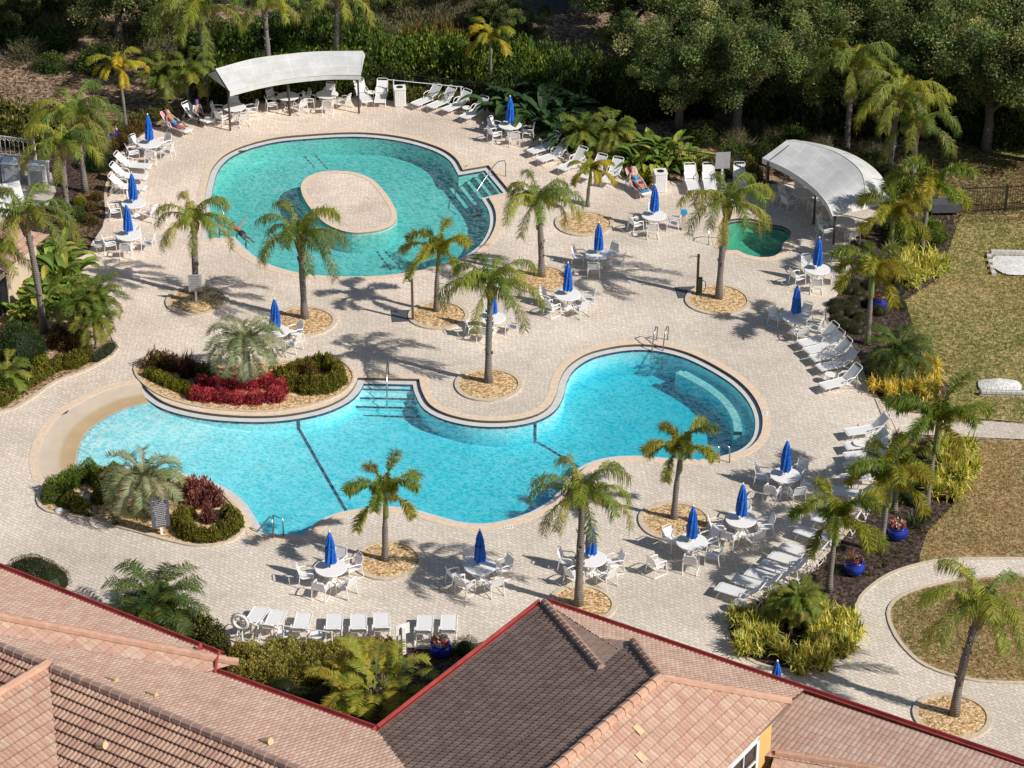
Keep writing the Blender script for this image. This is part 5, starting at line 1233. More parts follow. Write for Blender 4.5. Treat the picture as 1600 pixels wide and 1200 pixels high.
def towel(foot, head, m, label, sub=0):
    f, h = G(*foot), G(*head); d = h-f; c = (f+h)/2; mb = MB(); rows = [(.55, .375), (.2, .365), (-.22, .385), (-.5, .64), (-.80, .935), (-.90, .99), (-.93, .8)]
    for (x0, z0), (x1, z1) in zip(rows, rows[1:]): mb.poly([(x0, -.25, z0+.015), (x0, .25, z0+.015), (x1, .25, z1+.015), (x1, -.25, z1+.015)])
    solo('towel', mb.mesh('towel', m), label, 'towel', (c.x, c.y, 0), math.atan2(-d.y, -d.x))
towel((293, 213), (258, 200), 'towel_pink', 'pink towel under the person in blue shorts'); towel((1008, 309), (985, 291), 'towel_pink', 'pink towel under the sunbather near the right bin')
g = G(1006, 309); solo('towel', mk(lambda b: b.box((0, 0, .40), (.42, .34, .07)), 'towel_blue', ), 'folded blue towel at the foot of the right sunbather', 'towel', g, .5)
sit = dict(pelvis=(0, 0, .50), belly=(.0, 0, .66), chest=(.05, 0, .90), neck=(.08, 0, 1.10), head=(.12, 0, 1.21), crown=(.12, 0, 1.34), face=(1, 0, -.2),
  shl=(.04, .19, 1.0), ell=(.10, .27, .74), wrl=(.32, .18, .66), shr=(.04, -.19, 1.0), elr=(.10, -.27, .74), wrr=(.32, -.18, .66), hipl=(.08, .10, .49), knl=(.48, .14, .52), anl=(.50, .14, .08), toel=(.64, .15, .05), hipr=(.08, -.10, .49), knr=(.48, -.13, .52), anr=(.46, -.13, .08), toer=(.60, -.14, .05))
g = (G(326, 197)+G(291, 186))/2
person((g.x, g.y, 0), -1.0, sit, 'person in a purple hat and pale shirt sitting on a lounger edge', hair='cloth_purple', wear=[('shirt', 'cloth_pale', (['pelvis', 'belly', 'chest', 'shl', (.09, .25, .80), 'shr', (.09, -.25, .80)], [(0, 1), (1, 2), (2, 3), (3, 4), (2, 5), (5, 6)]), [.135, .13, .145, .075, .055, .075, .055]), ('trousers', 'cloth_black', (['pelvis', 'hipl', 'knl', 'anl', 'hipr', 'knr', 'anr'], [(0, 1), (1, 2), (2, 3), (0, 4), (4, 5), (5, 6)]), [.125, .105, .07, .05, .105, .07, .05])])
swim = dict(pelvis=(0, 0, -.20), belly=(.16, 0, -.17), chest=(.40, 0, -.13), neck=(.58, 0, -.06), head=(.69, 0, .0), crown=(.80, 0, .05), face=(.5, 0, -.6),
  shl=(.46, .18, -.12), ell=(.72, .32, -.12), wrl=(.96, .30, -.14), shr=(.46, -.18, -.10), elr=(.50, -.42, .10), wrr=(.62, -.64, .16), hipl=(-.08, .09, -.22), knl=(-.48, .12, -.28), anl=(-.88, .12, -.30), toel=(-1.02, .12, -.34), hipr=(-.08, -.09, -.22), knr=(-.46, -.14, -.34), anr=(-.86, -.13, -.36), toer=(-1.0, -.13, -.40))
g = G(377, 363, -.17); person((g.x, g.y, 0), 2.2, swim, 'swimmer in dark trunks with one arm raised in the round pool', skin_m='skin_tan', wear=[('swim_trunks', 'cloth_black', (['pelvis', 'hipl', (-.34, .115, -.26), 'hipr', (-.32, -.13, -.31), 'belly'], [(0, 1), (1, 2), (0, 3), (3, 4), (0, 5)]), [.13, .105, .08, .105, .08, .125])])
# ------------------------------------------------------------------ PALMS
palm('Q', (307, 461), 345, 'queen palm in the left gravel ring behind the rules sign', .92); palm('Q', (476, 499), 372, 'queen palm in front of the round pool, its crown over the island')
palm('Q', (846, 433), 318, 'queen palm in the middle gravel ring right of the round pool', .98); palm('Q', (763, 599), 448, 'tall queen palm on the paved peninsula between the pool lobes', 1.0, dx=5)
palm('Q', (1123, 468), 320, 'queen palm beside the shower post, its crown in front of the spa', 1.0, dx=8); palm('Q', (904, 947), 774, 'yellowish queen palm at the clubhouse roof corner', .92, dx=4)
palm('Q', (1491, 1119), 955, 'lone queen palm in the gravel ring at the lower right', 1.02, dx=18)
LFT = 'palms at the left edge'
palm('Q', (133, 300), 182, 'upper queen palm of the left mulch bed', 1.02); palm('Q', (105, 336), 228, 'middle queen palm of the left mulch bed', .95); palm('Q', (69, 520), 342, 'tall grey trunked queen palm by the small tiled roof', 1.05, dx=-12); palm('Q', (-22, 520), 400, 'queen palm cut by the left edge of the photo', .95)
palm('Q', (322, 152), 22, 'bright queen palm behind the left end of the curved canopy', 1.25); palm('Q', (423, 150), 8, 'queen palm behind the middle of the curved canopy', .9); palm('Q', (527, 133), -8, 'queen palm behind the right end of the curved canopy', 1.1)
palm('Q', (1322, 240), 102, 'leftmost tall queen palm behind the spa canopy', 1.15); palm('Q', (1388, 287), 152, 'tall queen palm at the right end of the spa canopy', 1.1); palm('Q', (1424, 300), 195, 'rightmost queen palm behind the spa canopy', 1.05)
palm('F', (602, 877), 782, 'young foxtail palm in the front gravel ring', 1.05, dx=3); palm('F', (1053, 812), 712, 'foxtail palm beside the right pool ladder', 1.02, dx=6); palm('F', (682, 488), 400, 'foxtail palm beside the middle shower post', 1.05)
palm('F', (1355, 538), 435, 'foxtail palm at the upper end of the right lounger row', 1.3); palm('F', (1440, 392), 300, 'foxtail palm in the yellow shrubs by the upper lawn', 1.3, dx=6); palm('F', (1392, 420), 345, 'foxtail palm in front of the near end of the spa canopy', 1.2)
palm('F', (1295, 923), 822, 'foxtail palm beside the lower blue pot', 1.15, dx=4); palm('F', (1376, 863), 760, 'foxtail palm between the two lower blue pots', 1.2, dx=5); palm('F', (1447, 796), 672, 'tall foxtail palm at the path over yellow shrubs', 1.35, dx=6); palm('F', (1397, 800), 735, 'foxtail palm leaning over the shaded loungers', .9)
palm('Y', (197, 203), 110, 'golden foxtail palm behind the upper left table', 1.0); palm('Y', (767, 152), 65, 'golden upright palm behind the far shaded table', 1.0); palm('Y', (918, 322), 272, 'short yellow palm in the small gravel ring near the far loungers', .85)
palm('S', (387, 602), 545, 'silver pindo palm in the centre of the upper planter', .98); palm('S', (229, 806), 758, 'silver pindo palm in the lower left planter', .95)
palm('B', (243, 975), 945, 'large dark green bushy palm beside the clubhouse gutter', 1.35); palm('B', (1402, 590), 553, 'dark green bushy palm among yellow shrubs by the lawn', 1.15)
for px, py, cy, l in ((904, 240, 208, 'left one of two bright pygmy palms behind the far loungers'), (950, 240, 208, 'right one of two bright pygmy palms behind the far loungers'), (262, 172, 118, 'left pygmy palm behind the people at the upper left'), (294, 174, 115, 'right pygmy palm behind the people at the upper left'), (138, 540, 478, 'left stem of the pygmy palm cluster at the left bed'), (150, 545, 500, 'low stem of the pygmy palm cluster at the left bed'), (162, 530, 465, 'right stem of the pygmy palm cluster at the left bed'), (1222, 985, 945, 'left stem of the pygmy palm in the round yellow bed'), (1236, 990, 938, 'middle stem of the pygmy palm in the round yellow bed'), (1248, 984, 942, 'right stem of the pygmy palm in the round yellow bed'), (20, 600, 588, 'small pygmy palm at the left edge below the clipped bush')):
    palm('P', (px, py), cy, l, 1.35 if px in (904, 950) else .85 if px in (1222, 1236, 1248) else 1.45 if px in (262, 294) else 1.2)
t = thing('areca_palm', 'clumping areca palm in the dark courtyard bed between the roofs', 'palm tree', G(592, 1112)); part(t, 'crown', AREC, (0, 0, 0), 0, .88); part(t, 'trunk', mk(lambda b: [b.tube([(math.cos(k)*.25, math.sin(k)*.25, 0), (math.cos(k)*.4, math.sin(k)*.4, 1.3)], .04, 6) for k in range(6)], 'palm_bark'))
# ------------------------------------------------------------------ planters
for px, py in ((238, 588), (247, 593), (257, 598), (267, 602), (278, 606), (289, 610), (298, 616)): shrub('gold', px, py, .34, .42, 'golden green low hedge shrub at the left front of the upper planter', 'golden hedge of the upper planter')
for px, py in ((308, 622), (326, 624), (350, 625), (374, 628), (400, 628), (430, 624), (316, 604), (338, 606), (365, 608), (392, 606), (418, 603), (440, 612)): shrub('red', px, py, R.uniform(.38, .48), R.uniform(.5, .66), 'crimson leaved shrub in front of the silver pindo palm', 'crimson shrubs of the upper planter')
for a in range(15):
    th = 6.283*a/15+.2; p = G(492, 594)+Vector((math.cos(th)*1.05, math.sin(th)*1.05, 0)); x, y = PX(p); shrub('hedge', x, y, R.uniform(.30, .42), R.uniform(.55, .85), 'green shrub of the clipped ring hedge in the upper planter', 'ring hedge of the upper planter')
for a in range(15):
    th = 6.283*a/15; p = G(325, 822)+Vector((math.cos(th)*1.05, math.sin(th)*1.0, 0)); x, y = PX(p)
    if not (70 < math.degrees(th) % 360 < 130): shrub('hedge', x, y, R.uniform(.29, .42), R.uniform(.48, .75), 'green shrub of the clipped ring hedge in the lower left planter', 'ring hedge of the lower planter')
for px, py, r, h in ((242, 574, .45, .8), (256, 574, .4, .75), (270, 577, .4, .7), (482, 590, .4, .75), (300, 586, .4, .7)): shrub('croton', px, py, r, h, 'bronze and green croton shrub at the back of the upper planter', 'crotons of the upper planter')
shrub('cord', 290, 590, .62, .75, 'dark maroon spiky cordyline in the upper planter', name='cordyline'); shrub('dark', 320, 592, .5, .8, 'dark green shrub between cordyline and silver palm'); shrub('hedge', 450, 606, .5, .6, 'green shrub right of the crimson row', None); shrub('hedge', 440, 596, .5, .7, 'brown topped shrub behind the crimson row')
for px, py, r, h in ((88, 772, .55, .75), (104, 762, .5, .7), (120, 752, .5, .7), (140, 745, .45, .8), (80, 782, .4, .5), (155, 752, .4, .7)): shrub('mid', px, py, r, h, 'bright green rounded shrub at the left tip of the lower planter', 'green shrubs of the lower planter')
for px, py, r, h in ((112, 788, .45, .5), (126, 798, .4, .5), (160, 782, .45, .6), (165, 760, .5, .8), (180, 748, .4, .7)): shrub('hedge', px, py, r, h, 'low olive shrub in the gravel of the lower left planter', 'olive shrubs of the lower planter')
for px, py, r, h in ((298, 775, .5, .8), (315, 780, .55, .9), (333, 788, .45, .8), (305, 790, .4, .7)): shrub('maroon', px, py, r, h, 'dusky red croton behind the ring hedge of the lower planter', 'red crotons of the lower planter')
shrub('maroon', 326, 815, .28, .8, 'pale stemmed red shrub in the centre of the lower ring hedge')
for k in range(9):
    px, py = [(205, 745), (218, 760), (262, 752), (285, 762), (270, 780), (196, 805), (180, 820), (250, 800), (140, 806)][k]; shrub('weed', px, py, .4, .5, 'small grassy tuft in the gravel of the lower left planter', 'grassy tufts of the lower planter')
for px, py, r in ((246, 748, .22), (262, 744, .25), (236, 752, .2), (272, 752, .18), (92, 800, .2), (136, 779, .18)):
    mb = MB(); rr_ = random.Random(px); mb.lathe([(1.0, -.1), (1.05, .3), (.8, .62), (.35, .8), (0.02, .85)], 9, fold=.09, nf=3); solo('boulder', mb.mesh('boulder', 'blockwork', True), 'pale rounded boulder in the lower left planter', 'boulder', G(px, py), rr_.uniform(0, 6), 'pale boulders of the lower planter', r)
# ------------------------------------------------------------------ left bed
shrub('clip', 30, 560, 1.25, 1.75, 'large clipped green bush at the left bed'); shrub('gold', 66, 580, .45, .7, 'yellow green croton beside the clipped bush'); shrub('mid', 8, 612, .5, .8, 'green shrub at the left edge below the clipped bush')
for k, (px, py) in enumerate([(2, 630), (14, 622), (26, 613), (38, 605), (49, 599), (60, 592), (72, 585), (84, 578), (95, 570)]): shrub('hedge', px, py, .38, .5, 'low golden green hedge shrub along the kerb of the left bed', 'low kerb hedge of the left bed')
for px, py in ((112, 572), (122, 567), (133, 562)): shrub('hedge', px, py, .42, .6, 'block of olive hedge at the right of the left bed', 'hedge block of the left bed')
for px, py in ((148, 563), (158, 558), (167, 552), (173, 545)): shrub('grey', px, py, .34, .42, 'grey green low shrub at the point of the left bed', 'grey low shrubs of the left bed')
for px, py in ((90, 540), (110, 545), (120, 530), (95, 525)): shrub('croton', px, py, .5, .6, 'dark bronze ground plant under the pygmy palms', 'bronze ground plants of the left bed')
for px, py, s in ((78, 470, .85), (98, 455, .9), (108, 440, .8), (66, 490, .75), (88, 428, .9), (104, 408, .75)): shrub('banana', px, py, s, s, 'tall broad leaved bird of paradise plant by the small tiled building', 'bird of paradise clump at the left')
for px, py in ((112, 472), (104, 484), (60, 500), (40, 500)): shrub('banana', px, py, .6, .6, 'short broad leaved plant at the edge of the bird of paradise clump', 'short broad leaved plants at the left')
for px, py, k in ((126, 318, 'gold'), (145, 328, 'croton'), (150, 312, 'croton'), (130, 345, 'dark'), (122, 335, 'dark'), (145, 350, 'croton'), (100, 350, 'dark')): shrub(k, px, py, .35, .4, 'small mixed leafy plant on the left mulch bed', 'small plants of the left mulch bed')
shrub('clip', 155, 262, .85, 1.15, 'round clipped green bush behind the far left lounger')
# ------------------------------------------------------------------ background planting
HB = lambda l: (l, l[:60])
for px, py, r, h in ((5, 200, 1.0, 1.5), (28, 205, 1.0, 1.5), (52, 208, 1.0, 1.5), (75, 212, .9, 1.4), (95, 218, .9, 1.2), (15, 222, 1, 1.4), (40, 226, .9, 1.4), (66, 232, .9, 1.2), (118, 215, .8, 1.1)): shrub('fleck', px, py, r, h, 'olive leafy shrub of the hedge above the white railing at the left edge', 'hedge at the upper left edge')
for px, py, r in ((165, 208, .5), (178, 205, .45), (212, 196, .5), (222, 192, .45), (240, 186, .5), (258, 180, .5), (152, 205, .5), (190, 212, .4)): shrub('fleck', px, py, r, r*1.2, 'yellow flecked low shrub behind the upper left table', 'yellow flecked shrubs at the upper left')
for px, py in ((204, 215), (215, 205), (190, 225), (178, 234)): shrub('croton', px, py, .45, .6, 'rusty low shrub at the edge of the upper left bed', 'rusty shrubs at the upper left')
for i in range(34):
    px, py = R.uniform(0, 330), R.uniform(25, 112); shrub('twig' if R.random() < .6 else 'dark', px, py, R.uniform(.8, 1.4), R.uniform(.9, 1.7), 'scrubby bare twigged shrub on the shaded leaf litter at the upper left', 'scrub at the upper left')
for i in range(26):
    px = 335+i*9.6; shrub('dark' if i % 3 else 'mid', px, 148-(.06*(px-335))+R.uniform(-10, 6), R.uniform(1.0, 1.4), R.uniform(1.5, 2.1), 'dark green shrub of the hedge behind the curved canopy', 'hedge behind the curved canopy')
for i in range(22):
    px = 330+i*11.5; shrub('dark', px, 105+R.uniform(-12, 8), R.uniform(1.5, 2.0), R.uniform(2.0, 2.8), 'tall dark green shrub of the thicket above the curved canopy', 'thicket above the curved canopy')
for i in range(24):
    px = 580+i*11.5; shrub('mid' if i % 2 else 'dark', px, 118+.1*(px-580)+R.uniform(-8, 8), R.uniform(1.3, 1.7), R.uniform(2.0, 2.7), 'green shrub of the tall hedge behind the shaded loungers', 'tall hedge behind the shaded loungers')
for i in range(20):
    px = 572+i*10.5; shrub('fleck', px, 146+.12*(px-572)+R.uniform(-4, 3), R.uniform(.4, .55), R.uniform(.5, .7), 'yellow flecked low plant in front of the tall hedge at the far loungers', 'yellow flecked plants at the far loungers')
for i in range(26):
    px, py = R.uniform(560, 800), R.uniform(35, 78); shrub('twig', px, py, R.uniform(1.0, 1.6), R.uniform(1.1, 1.8), 'leafless grey brush above the far hedge', 'grey brush above the far hedge')
for i in range(9): shrub('croton', 640+i*9, 92+R.uniform(-6, 6), .8, 1.8, 'orange and green shrub on top of the far hedge', 'orange shrubs of the far hedge')
for px, py, s in ((800, 178, 1.1), (832, 192, 1.2), (862, 205, 1.2), (892, 220, 1.0), (850, 175, 1.2), (815, 160, 1.1), (880, 190, 1.1)): shrub('bananad', px, py, s, s, 'dark broad leaved plant in the shade beside the far table', 'dark broad leaved plants at the far table')
for px, py, s in ((1000, 268, .85), (1022, 262, .9), (1042, 258, .95), (1062, 262, .85), (1012, 250, .85), (985, 262, .7), (1035, 272, .7)): shrub('banana', px, py, s, s*.9, 'bright broad leaved plant behind the bin at the far deck edge', 'bright broad leaved plants at the bin')
for px, py in ((972, 266), (985, 272), (998, 280), (1008, 284), (960, 258)): shrub('gold', px, py, .5, .65, 'lime green low shrub behind the right sunbather', 'lime shrubs behind the right sunbather')
for px, py in ((905, 236), (925, 243), (940, 250), (955, 256), (870, 226), (885, 230)): shrub('fleck', px, py, .45, .5, 'yellow flecked plant under the two bright pygmy palms', 'yellow flecked plants under the pygmy palms')
for px, py in ((1088, 274), (1112, 268), (1140, 272), (1178, 280), (1170, 268)): shrub('hedge', px, py, .45, .8, 'small olive shrub behind the loungers at the spa canopy', 'olive shrubs at the spa canopy')
for i in range(34):
    px = R.uniform(1050, 1450); shrub('twig' if R.random() < .62 else 'dark', px, R.uniform(200, 262) if px < 1300 else R.uniform(250, 300), R.uniform(.6, 1.0), R.uniform(.8, 1.3), 'bare twigged shrub in the dark under the oaks', 'scrub under the oaks')
for i in range(30):
    px = 800+i*28; shrub('dark', px, 150+R.uniform(-20, 15)+(.09*(px-800)), R.uniform(1.2, 1.7), R.uniform(2.0, 3.2), 'dark understorey shrub below the oak crowns', 'understorey below the oaks')
for i in range(10): shrub('mid', 1385+i*8, 330+R.uniform(-25, 60), .7, 1.0, 'mixed green shrub right of the spa canopy', 'green shrubs right of the spa canopy')
for i, (px, py, s, z_) in enumerate([(1060, 205, .82, 1), (1150, 215, .9, 1), (1275, 205, .9, 1), (1425, 190, .95, 1), (1540, 235, .95, 1), (1630, 255, 1, 1), (985, 92, .95, 1), (1085, 100, 1, 1), (1215, 110, 1.05, 1), (1345, 110, 1.1, 1), (1475, 130, 1.1, 1), (1600, 140, 1.1, 1), (1020, 15, 1.1, 1), (1170, 10, 1.1, 1), (1320, 15, 1.1, 1), (1470, 20, 1.2, 1), (1620, 20, 1.2, 1), (925, 8, .9, .9)]):
    oak(px, py, 'dense dark oak of the wood behind the far right of the deck', s, z_, 'oaks of the far wood')
for px, py, s in ((600, 40, .5), (690, 34, .45), (775, 62, .42), (480, 66, .45), (545, 50, .5), (735, 20, .5), (812, 90, .42)): oak(px, py, 'small pale olive tree in the belt above the far hedge', s, .9, 'small trees above the far hedge')
for px, py, s in ((30, 48, .5), (95, 36, .5), (255, 66, .45), (150, 30, .5), (20, 12, .6)): oak(px, py, 'small scrubby tree above the brown leaf litter at the upper left', s, .85, 'scrubby trees at the upper left')
oak(188, 84, 'grey trunked oak at the top left above the leaf litter', .9, 1.1); oak(620, -20, 'pale oak at the top centre beyond the grey brush', .9, .8)
for px, py in ((280, -30), (450, -5)): oak(px, py, 'oak beyond the scrub along the top left edge', .9, .9, 'oaks along the top left edge')
# ------------------------------------------------------------------ yellow beds on the right
for i in range(62):
    a = R.uniform(0, 6.283); d = R.uniform(.9, 2.25); p = G(1238, 996)+Vector((math.cos(a)*d, math.sin(a)*d*.98, 0)); x, y = PX(p); shrub('spiky', x, y, .55, .85, 'yellow green strap leaved shrub in the round bed by the clubhouse', 'strap leaved shrubs of the round bed')
def fill(poly, n, kind, r, h, label, group):
    k = 0; l = [p.xy for p in G2(poly)]; xs = [p.x for p in l]; ys = [p.y for p in l]
    while k < n:
        p = (R.uniform(min(xs), max(xs)), R.uniform(min(ys), max(ys)))
        if inside(p, l): x, y = PX((p[0], p[1], 0)); shrub(kind, x, y, r*R.uniform(.85, 1.15), h*R.uniform(.85, 1.15), label, group); k += 1
fill([(1362, 588), (1420, 580), (1452, 570), (1468, 610), (1452, 634), (1395, 632), (1366, 615)], 34, 'tawny', .5, .8, 'tawny yellow strap leaved shrub around the dark bushy palm', 'tawny strap leaved shrubs')
fill([(1462, 700), (1515, 695), (1520, 740), (1490, 785), (1458, 795)], 30, 'spiky', .55, .9, 'yellow strap leaved shrub beside the lower lawn', 'strap leaved shrubs at the lower lawn')
fill([(1385, 420), (1430, 395), (1478, 405), (1475, 432), (1432, 452), (1405, 450)], 26, 'spiky', .55, .9, 'yellow strap leaved shrub beside the upper lawn', 'strap leaved shrubs at the upper lawn')
fill([(1304, 470), (1322, 440), (1345, 450), (1345, 520), (1325, 528), (1303, 505)], 20, 'olive', .42, .35, 'low brownish ground shrub at the upper end of the right bed', 'brownish ground shrubs of the right bed')
fill([(1300, 880), (1400, 815), (1440, 800), (1420, 865), (1345, 920), (1290, 915)], 24, 'weed', .22, .26, 'tiny bedding plant on the dark mulch', 'bedding plants on the dark mulch')
fill([(1335, 430), (1400, 440), (1410, 480), (1370, 500), (1345, 470)], 12, 'olive', .4, .45, 'low green shrub around the upper right pot', 'low shrubs around the upper right pot')
fill([(1370, 690), (1420, 690), (1440, 780), (1375, 800)], 12, 'mid', .5, .6, 'green shrub under the foxtail palms by the path', 'green shrubs under the foxtail palms')
for px, py in ((1430, 822), (1445, 812)): shrub('agave', px, py, .6, .6, 'grey green agave by the trunk of the tall foxtail palm', 'agaves on the dark mulch', name='agave')
# ------------------------------------------------------------------ courtyard bed by the clubhouse
for i in range(46):
    px = R.uniform(368, 600); py = 1018+R.uniform(0, 50)*(1-abs(px-480)/400); shrub('ground', px, py, .46, .55, 'low olive and rust ground shrub behind the hedge row loungers', 'ground shrubs of the courtyard bed')
for px, py, r in ((300, 985, .6), (318, 992, .6), (285, 990, .5), (332, 1002, .5), (345, 1010, .4)): shrub('fleck', px, py, r, r*1.3, 'thin yellow green shrub between the bushy palm and the life ring', 'yellow green shrubs by the bushy palm')
for px, py, r in ((390, 1052, .5), (372, 1048, .45)): shrub('grey', px, py, r, .4, 'grey green low shrub at the downpipes', 'grey shrubs at the downpipes')
for px, py in ((440, 1080), (470, 1095), (500, 1100), (530, 1120), (480, 1120)): shrub('olive', px, py, .55, .5, 'dark shrub in the shaded courtyard corner', 'dark shrubs of the courtyard')
shrub('grey', 727, 1018, .5, .6, 'grey shrub at the right end of the hedge row'); shrub('olive', 48, 905, 1.15, .85, 'olive clipped mound beside the clubhouse gutter'); shrub('olive', 72, 912, .95, .75, 'olive clipped mound against the gutter at the lower left')
from mathutils import noise as mnoise
def blades(name, polys, n, h, cols, seed, flat=False):
    r = random.Random(seed); mb = MB(); mb.use('leaf'); k = 0; ls = [([p.xy for p in G2(q)]) for q in polys]; ls = ls+[ls[0]] if name == 'lawn_grass' else ls
    while k < n:
        l = r.choice(ls); x = r.uniform(min(p.x for p in l), max(p.x for p in l)); y = r.uniform(min(p.y for p in l), max(p.y for p in l))
        if not inside((x, y), l): continue
        k += 1; a = r.uniform(0, 6.28); s = Vector((math.cos(a), math.sin(a), 0)); mb.col = jit(r.choice(cols), .3, r); hh = h*r.uniform(.5, 1.3); p = Vector((x, y, .02)); i = len(mb.v)
        if name == 'lawn_grass':
            q_ = mnoise.noise(Vector((x*.16, y*.16, 3)))+.5*mnoise.noise(Vector((x*.5, y*.5, 7))); q_ += .18 if l is ls[0] else -.25
            mb.col = jit((.22, .25, .07) if q_ > .12 else (.34, .30, .12) if q_ > -.18 else (.42, .31, .15), .25, r)
        if flat: t = Vector((-s.y, s.x, r.uniform(-.1, .25))); mb.vert(p-s*hh*.4); mb.vert(p+t*hh); mb.vert(p+s*hh*.4); mb.vert(p-t*hh*.6)
        else: w = s*h*.22; t = Vector((r.uniform(-.5, .5)*h, r.uniform(-.5, .5)*h, hh)); mb.vert(p-w); mb.vert(p+w); mb.vert(p+t+w*.3); mb.vert(p+t-w*.3)
        mb.f.append((i, i+1, i+2, i+3)); mb.mi.append(0)
    o = bpy.data.objects.new(name, mb.mesh(name)); COL.objects.link(o); o['kind'] = 'stuff'; o['label'] = {'lawn_grass': 'thin dry grass growing on the lawns beside the deck', 'leaf_litter': 'brown fallen leaves lying under the trees and beds', 'wood_chips': 'scattered tan stones on the gravel of the planting rings'}[name]; o['category'] = name.replace('_', ' ')
L1 = [(1465, 440), (1414, 470), (1442, 560), (1482, 602), (1478, 642), (1600, 660), (1640, 660), (1640, 340), (1500, 338)]
L2 = [(1520, 690), (1522, 740), (1488, 790), (1448, 830), (1438, 878), (1500, 869), (1640, 868), (1640, 692)]
L3 = [(1640, 905), (1600, 905), (1520, 907), (1452, 920), (1412, 934), (1395, 950), (1395, 972), (1413, 1004), (1450, 1038), (1520, 1059), (1640, 1064)]
blades('lawn_grass', [L1, L2, L3], 34000, .08, [(.31, .28, .10), (.26, .26, .08), (.38, .32, .14), (.21, .23, .06), (.42, .36, .17)], 3)
blades('leaf_litter', [[(0, 90), (330, 60), (330, 130), (180, 190), (0, 160)], [(560, 30), (830, 20), (820, 100), (560, 110)], [(1050, 200), (1450, 240), (1480, 330), (1300, 280), (1060, 268)], [(1480, 250), (1640, 250), (1640, 350), (1480, 350)], [(150, 240), (195, 240), (160, 330), (140, 390), (90, 380)], [(0, 600), (130, 540), (170, 550), (60, 610), (0, 640)]], 16000, .11, [(.30, .19, .11), (.20, .12, .07), (.42, .29, .18), (.12, .08, .05)], 5, True)
rings_ = [[(cx+r*.96*math.cos(q*.3927), cy+r*.5*math.sin(q*.3927)) for q in range(16)] for cx, cy, r in RINGS]
blades('wood_chips', rings_, 9000, .055, [(.62, .42, .2), (.80, .62, .38), (.36, .2, .09), (.7, .5, .28), (.22, .12, .06)], 6, True)
# ------------------------------------------------------------------ fences, left utility yard, small building, horseshoe pits
def fence(a, b, h, label, m='black_metal', ps=2.2, pk=.13, deco=False):
    P, Q = G(*a), G(*b); d = Q-P; L = d.length; t = thing('metal_fence', label, 'fence', P, math.atan2(d.y, d.x)); n = max(1, round(L/ps))
    for k in range(n+1): part(t, 'post', mk(lambda mb: mb.box((L*k/n, 0, h/2+.04), (.07, .07, h+.08)), m))
    for z in (.12, h-.03): part(t, 'rail', mk(lambda mb: mb.box((L/2, 0, z), (L, .035, .04)), m))
    mb = MB(); x = pk
    while x < L: mb.box((x, 0, h/2), (.018, .018, h-.06)); x += pk
    part(t, 'pickets', mb.mesh('pickets', m))
    if deco:
        mb = MB(); x = pk
        while x < L: mb.tube([(x+.09*math.cos(q*.785), 0, h-.16+.09*math.sin(q*.785)) for q in range(8)], .015, 4, closed=True); x += pk
        part(t, 'ring_band', mb.mesh('rings', m))
fence((1500, 333), (1640, 326), 1.35, 'black metal fence at the far end of the upper lawn'); fence((1052, 268), (1200, 290), 1.3, 'black metal fence behind the loungers beside the spa canopy'); fence((570, 140), (800, 172), 1.3, 'black metal fence in the hedge behind the shaded loungers'); fence((143, 205), (152, 230), 1.3, 'short black fence piece beside the upper left queen palm')
fence((-40, 238), (56, 250), 1.15, 'white metal railing with ring ornaments at the left edge', 'white_metal', 4, .26, True)
def box_thing(name, px, py, d, rz, m, label, cat, extra=None):
    g = G(px, py); t = thing(name, label, cat, g, rz); part(t, 'cabinet', mk(lambda b: b.box((0, 0, d[2]/2), d), m)); part(t, 'lid', mk(lambda b: b.box((0, 0, d[2]+.03), (d[0]+.06, d[1]+.06, .06)), 'white_plastic'))
    part(t, 'door', mk(lambda b: b.box((0, -d[1]/2-.012, d[2]*.48), (d[0]*.7, .02, d[2]*.7)), 'ac_grey')); return t
box_thing('equipment_cabinet', 22, 283, (.95, .8, 1.1), -.12, 'ac_grey', 'grey equipment cabinet in the middle of the left utility yard', 'cabinet'); box_thing('equipment_cabinet', -6, 278, (.8, .8, 1.1), -.12, 'ac_grey', 'grey equipment cabinet cut by the left edge of the photo', 'cabinet'); box_thing('equipment_cabinet', 62, 287, (.9, .8, 1.05), -.12, 'white_plastic', 'white equipment cabinet at the right end of the utility yard', 'cabinet')
bed('yard_slab', [(-60, 262), (80, 270), (88, 300), (60, 345), (-60, 375)], 'concrete', .018, None, sm=False)
t = thing('bar_canopy', 'white fabric roof over the utility yard at the left edge', 'canopy'); P = [G(-60, 300, 2.2), G(30, 282, 2.2), G(40, 316, 2.0), G(-60, 348, 2.0)]
mb = MB(); mb.poly(P); part(t, 'roof', mb.mesh('r', 'white_plastic')); mb = MB()
for a_, b_ in zip(P[1:], P[2:]):
    for k in range(8):
        p, q = a_.lerp(b_, k/8), a_.lerp(b_, (k+.92)/8); mb.poly([p, q, q-Vector((0, 0, .22)), p.lerp(q, .5)-Vector((0, 0, .38)), p-Vector((0, 0, .22))])
part(t, 'valance', mb.mesh('v', 'awning_edge'))
for p in P: part(t, 'post', mk(lambda b: b.tube([(p.x, p.y, 0), p-Vector((0, 0, .02))], .05, 8), 'bronze'))
t = thing('pool_house', 'small stucco building with a terracotta tiled roof at the left edge', 'building', G(0, 480)); inv2 = -Vector(t.location)
e1, e2, e3 = G(0, 436, 2.6), G(52, 396, 2.6), G(78, 372, 2.6); apx = G(-40, 352, 3.9); Q1 = G(-120, 500, 2.6)
pe = G(76, 370, 2.6); pw = G(22, 405, 2.6); far = G(14, 343, 3.2)
C_ = G(78, 368, 2.6); F_ = G(30, 406, 2.6); K_ = G(-60, 480, 2.6); Rr_ = G(-40, 345, 3.6); B_ = G(52, 345, 2.9)
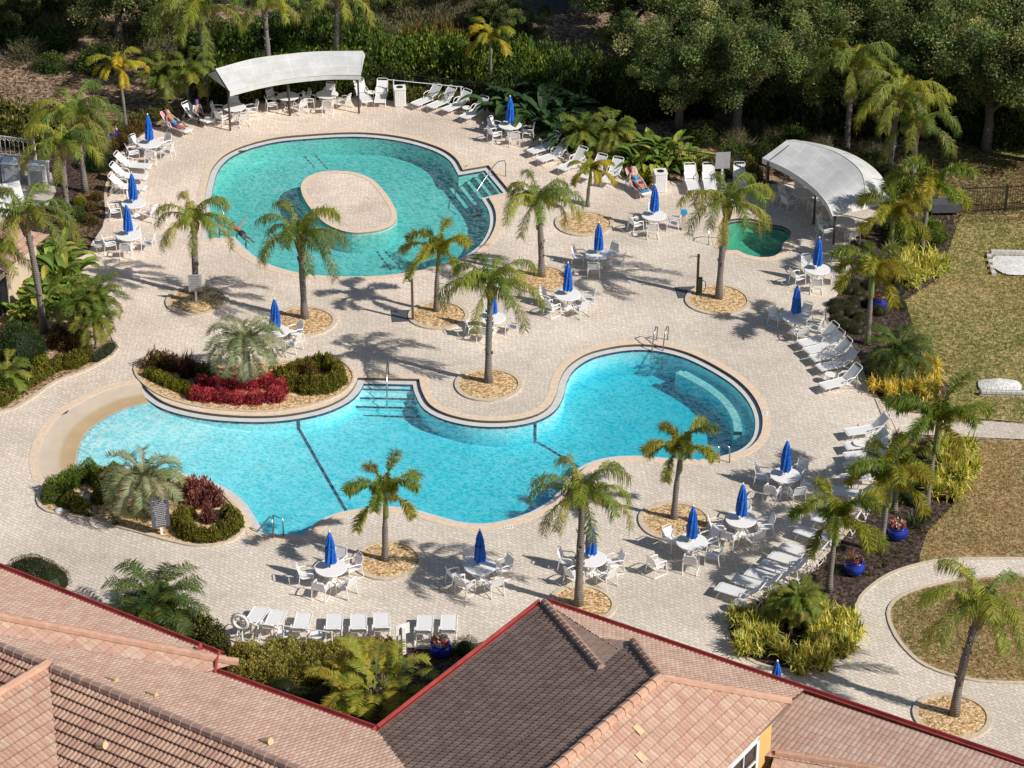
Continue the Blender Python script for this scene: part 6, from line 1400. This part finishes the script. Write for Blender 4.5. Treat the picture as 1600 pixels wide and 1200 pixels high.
part(t, 'roof', clip_fine([F_, C_, Rr_], F_, C_, mname='tile_sun'), loc=inv2); me = clip_fine([K_, F_, Rr_, Rr_-Vector((4, 2, 0))], K_, F_, mname='tile_pink'); part(t, 'roof', me, loc=inv2)
mb = MB(); w1 = F_+Vector((-.5, .1, 0)); w2 = C_+Vector((-.7, 0, 0)); w0_ = K_+Vector((-.3, .4, 0))
for a_, b_ in ((w0_, w1), (w1, w2)): mb.poly([(a_.x, a_.y, 0), (b_.x, b_.y, 0), (b_.x, b_.y, 2.55), (a_.x, a_.y, 2.55)])
part(t, 'wall', mb.mesh('w', 'pale_stucco'), loc=inv2); dirw = (w1-w0_).normalized(); nw = Vector((dirw.y, -dirw.x, 0))
c = w1-dirw*1.1+nw*.03; mb = MB(); mb.box((c.x, c.y, 1.15), (1.25, .04, 1.7), math.atan2(dirw.y, dirw.x)); wn_ = part(t, 'window', mb.mesh('g', 'glass_dark'), loc=inv2)
mb = MB(); 
for du, dz, L, h in ((-.66, 0, .08, 1.86), (.66, 0, .08, 1.86), (0, .89, 1.4, .08), (0, -.89, 1.4, .08)): q = c+dirw*du+nw*.02; mb.box((q.x, q.y, 1.15+dz), (L, .06, h), math.atan2(dirw.y, dirw.x))
part(wn_, 'frame', mb.mesh('f', 'pale_stucco'))
def pit(px, py, label, w, flip, dp=.62):
    g = G(px, py); t = thing('horseshoe_pit', label, 'horseshoe pit', g, -.05); s = 1 if flip else -1
    def wall(b):
        r = random.Random(px)
        for k in range(9):
            for j in range(2): b.box((-w+2*w*(k+.5+.25*j)/9, s*(dp+.08+.03*j), .08+.13*j), (2*w/9*.94, .2, .12), r.uniform(-.06, .06))
        for k in range(4 if flip else 0):
            for q in (-1, 1): b.box((q*(w+.05), -dp*.9+k*dp*.58, .08), (.2, .32, .13), r.uniform(-.08, .08))
    part(t, 'block_wall', mk(wall, 'blockwork'))
    mb = MB(); pts = [(w*.98*math.copysign(abs(math.cos(a))**.6, math.cos(a)), dp*(1+.12*math.sin(3*a))*math.copysign(abs(math.sin(a))**.75, math.sin(a))) for a in [6.283*k/28 for k in range(28)]]; c = mb.vert((0, .1, .2 if flip else .42)); rr = [mb.vert((x, y, .10)) for x, y in pts]
    for k in range(28): mb.face((c, rr[k], rr[(k+1) % 28]))
    part(t, 'sand', mb.mesh('s', 'sand', True))
    if not flip:
        mb = MB()
        for k in range(13): mb.tube([(-w+2*w*k/12, s*(dp+.1), .2), (-w+2*w*k/12, s*(dp+.1), .48)], .012, 4)
        part(t, 'stakes', mb.mesh('stakes', 'blockwork'))
pit(1562, 606, 'white sand pit with a low block front in the middle of the lawn', .95, False); pit(1585, 416, 'white sand pit with a low block wall behind it near the black fence', 1.05, True, 1.0)
g = G(1470, 333); t = thing('garden_cart', 'dark wheeled cart with a thin frame beside the black fence', 'cart', g, .05)
part(t, 'bin', mk(lambda b: b.box((.2, 0, .4), (1.5, .7, .45)), 'board_dark')); part(t, 'frame', mk(lambda b: (b.tube([(-.75, -.35, 0), (-.75, -.35, .95), (-.75, .35, .95), (-.75, .35, 0)], .022, 5), b.tube([(.95, -.35, 0), (.95, -.35, .6), (.95, .35, .6), (.95, .35, 0)], .022, 5)), 'steel'))
# ------------------------------------------------------------------ CAMERA, LIGHT
cd = bpy.data.cameras.new('camera'); cam = bpy.data.objects.new('camera', cd); COL.objects.link(cam); cd.sensor_width = 36; cd.lens = F/1600*36; cd.clip_start = 1; cd.clip_end = 5000
cam.location = (0, 0, H); cam.rotation_euler = (math.radians(90)-TH, 0, 0); scene.camera = cam
az, el = Vector((.895, -.446)), math.radians(39.5)
sd = Vector((az.x*math.cos(el), az.y*math.cos(el), math.sin(el)))
sl = bpy.data.lights.new('sun', 'SUN'); so = bpy.data.objects.new('sun', sl); COL.objects.link(so); sl.energy = 5.0; sl.angle = math.radians(.53); sl.color = (1, .945, .87); so.rotation_euler = sd.to_track_quat('Z', 'Y').to_euler()
w = bpy.data.worlds.new('World'); scene.world = w; w.use_nodes = True; nt = w.node_tree; nt.nodes.clear()
sk = nt.nodes.new('ShaderNodeTexSky'); sk.sky_type = 'NISHITA'; sk.sun_disc = False; sk.sun_elevation = el; sk.sun_rotation = math.atan2(az.x, az.y)
bg = nt.nodes.new('ShaderNodeBackground'); bg.inputs[1].default_value = .075; ow = nt.nodes.new('ShaderNodeOutputWorld'); nt.links.new(sk.outputs[0], bg.inputs[0]); nt.links.new(bg.outputs[0], ow.inputs[0])
scene.view_settings.view_transform = 'Standard'; scene.view_settings.look = 'None'; scene.view_settings.exposure = 0; scene.view_settings.gamma = 1
scene.cycles.max_bounces = 6; scene.cycles.transparent_max_bounces = 12; scene.cycles.caustics_reflective = False; scene.cycles.caustics_refractive = False
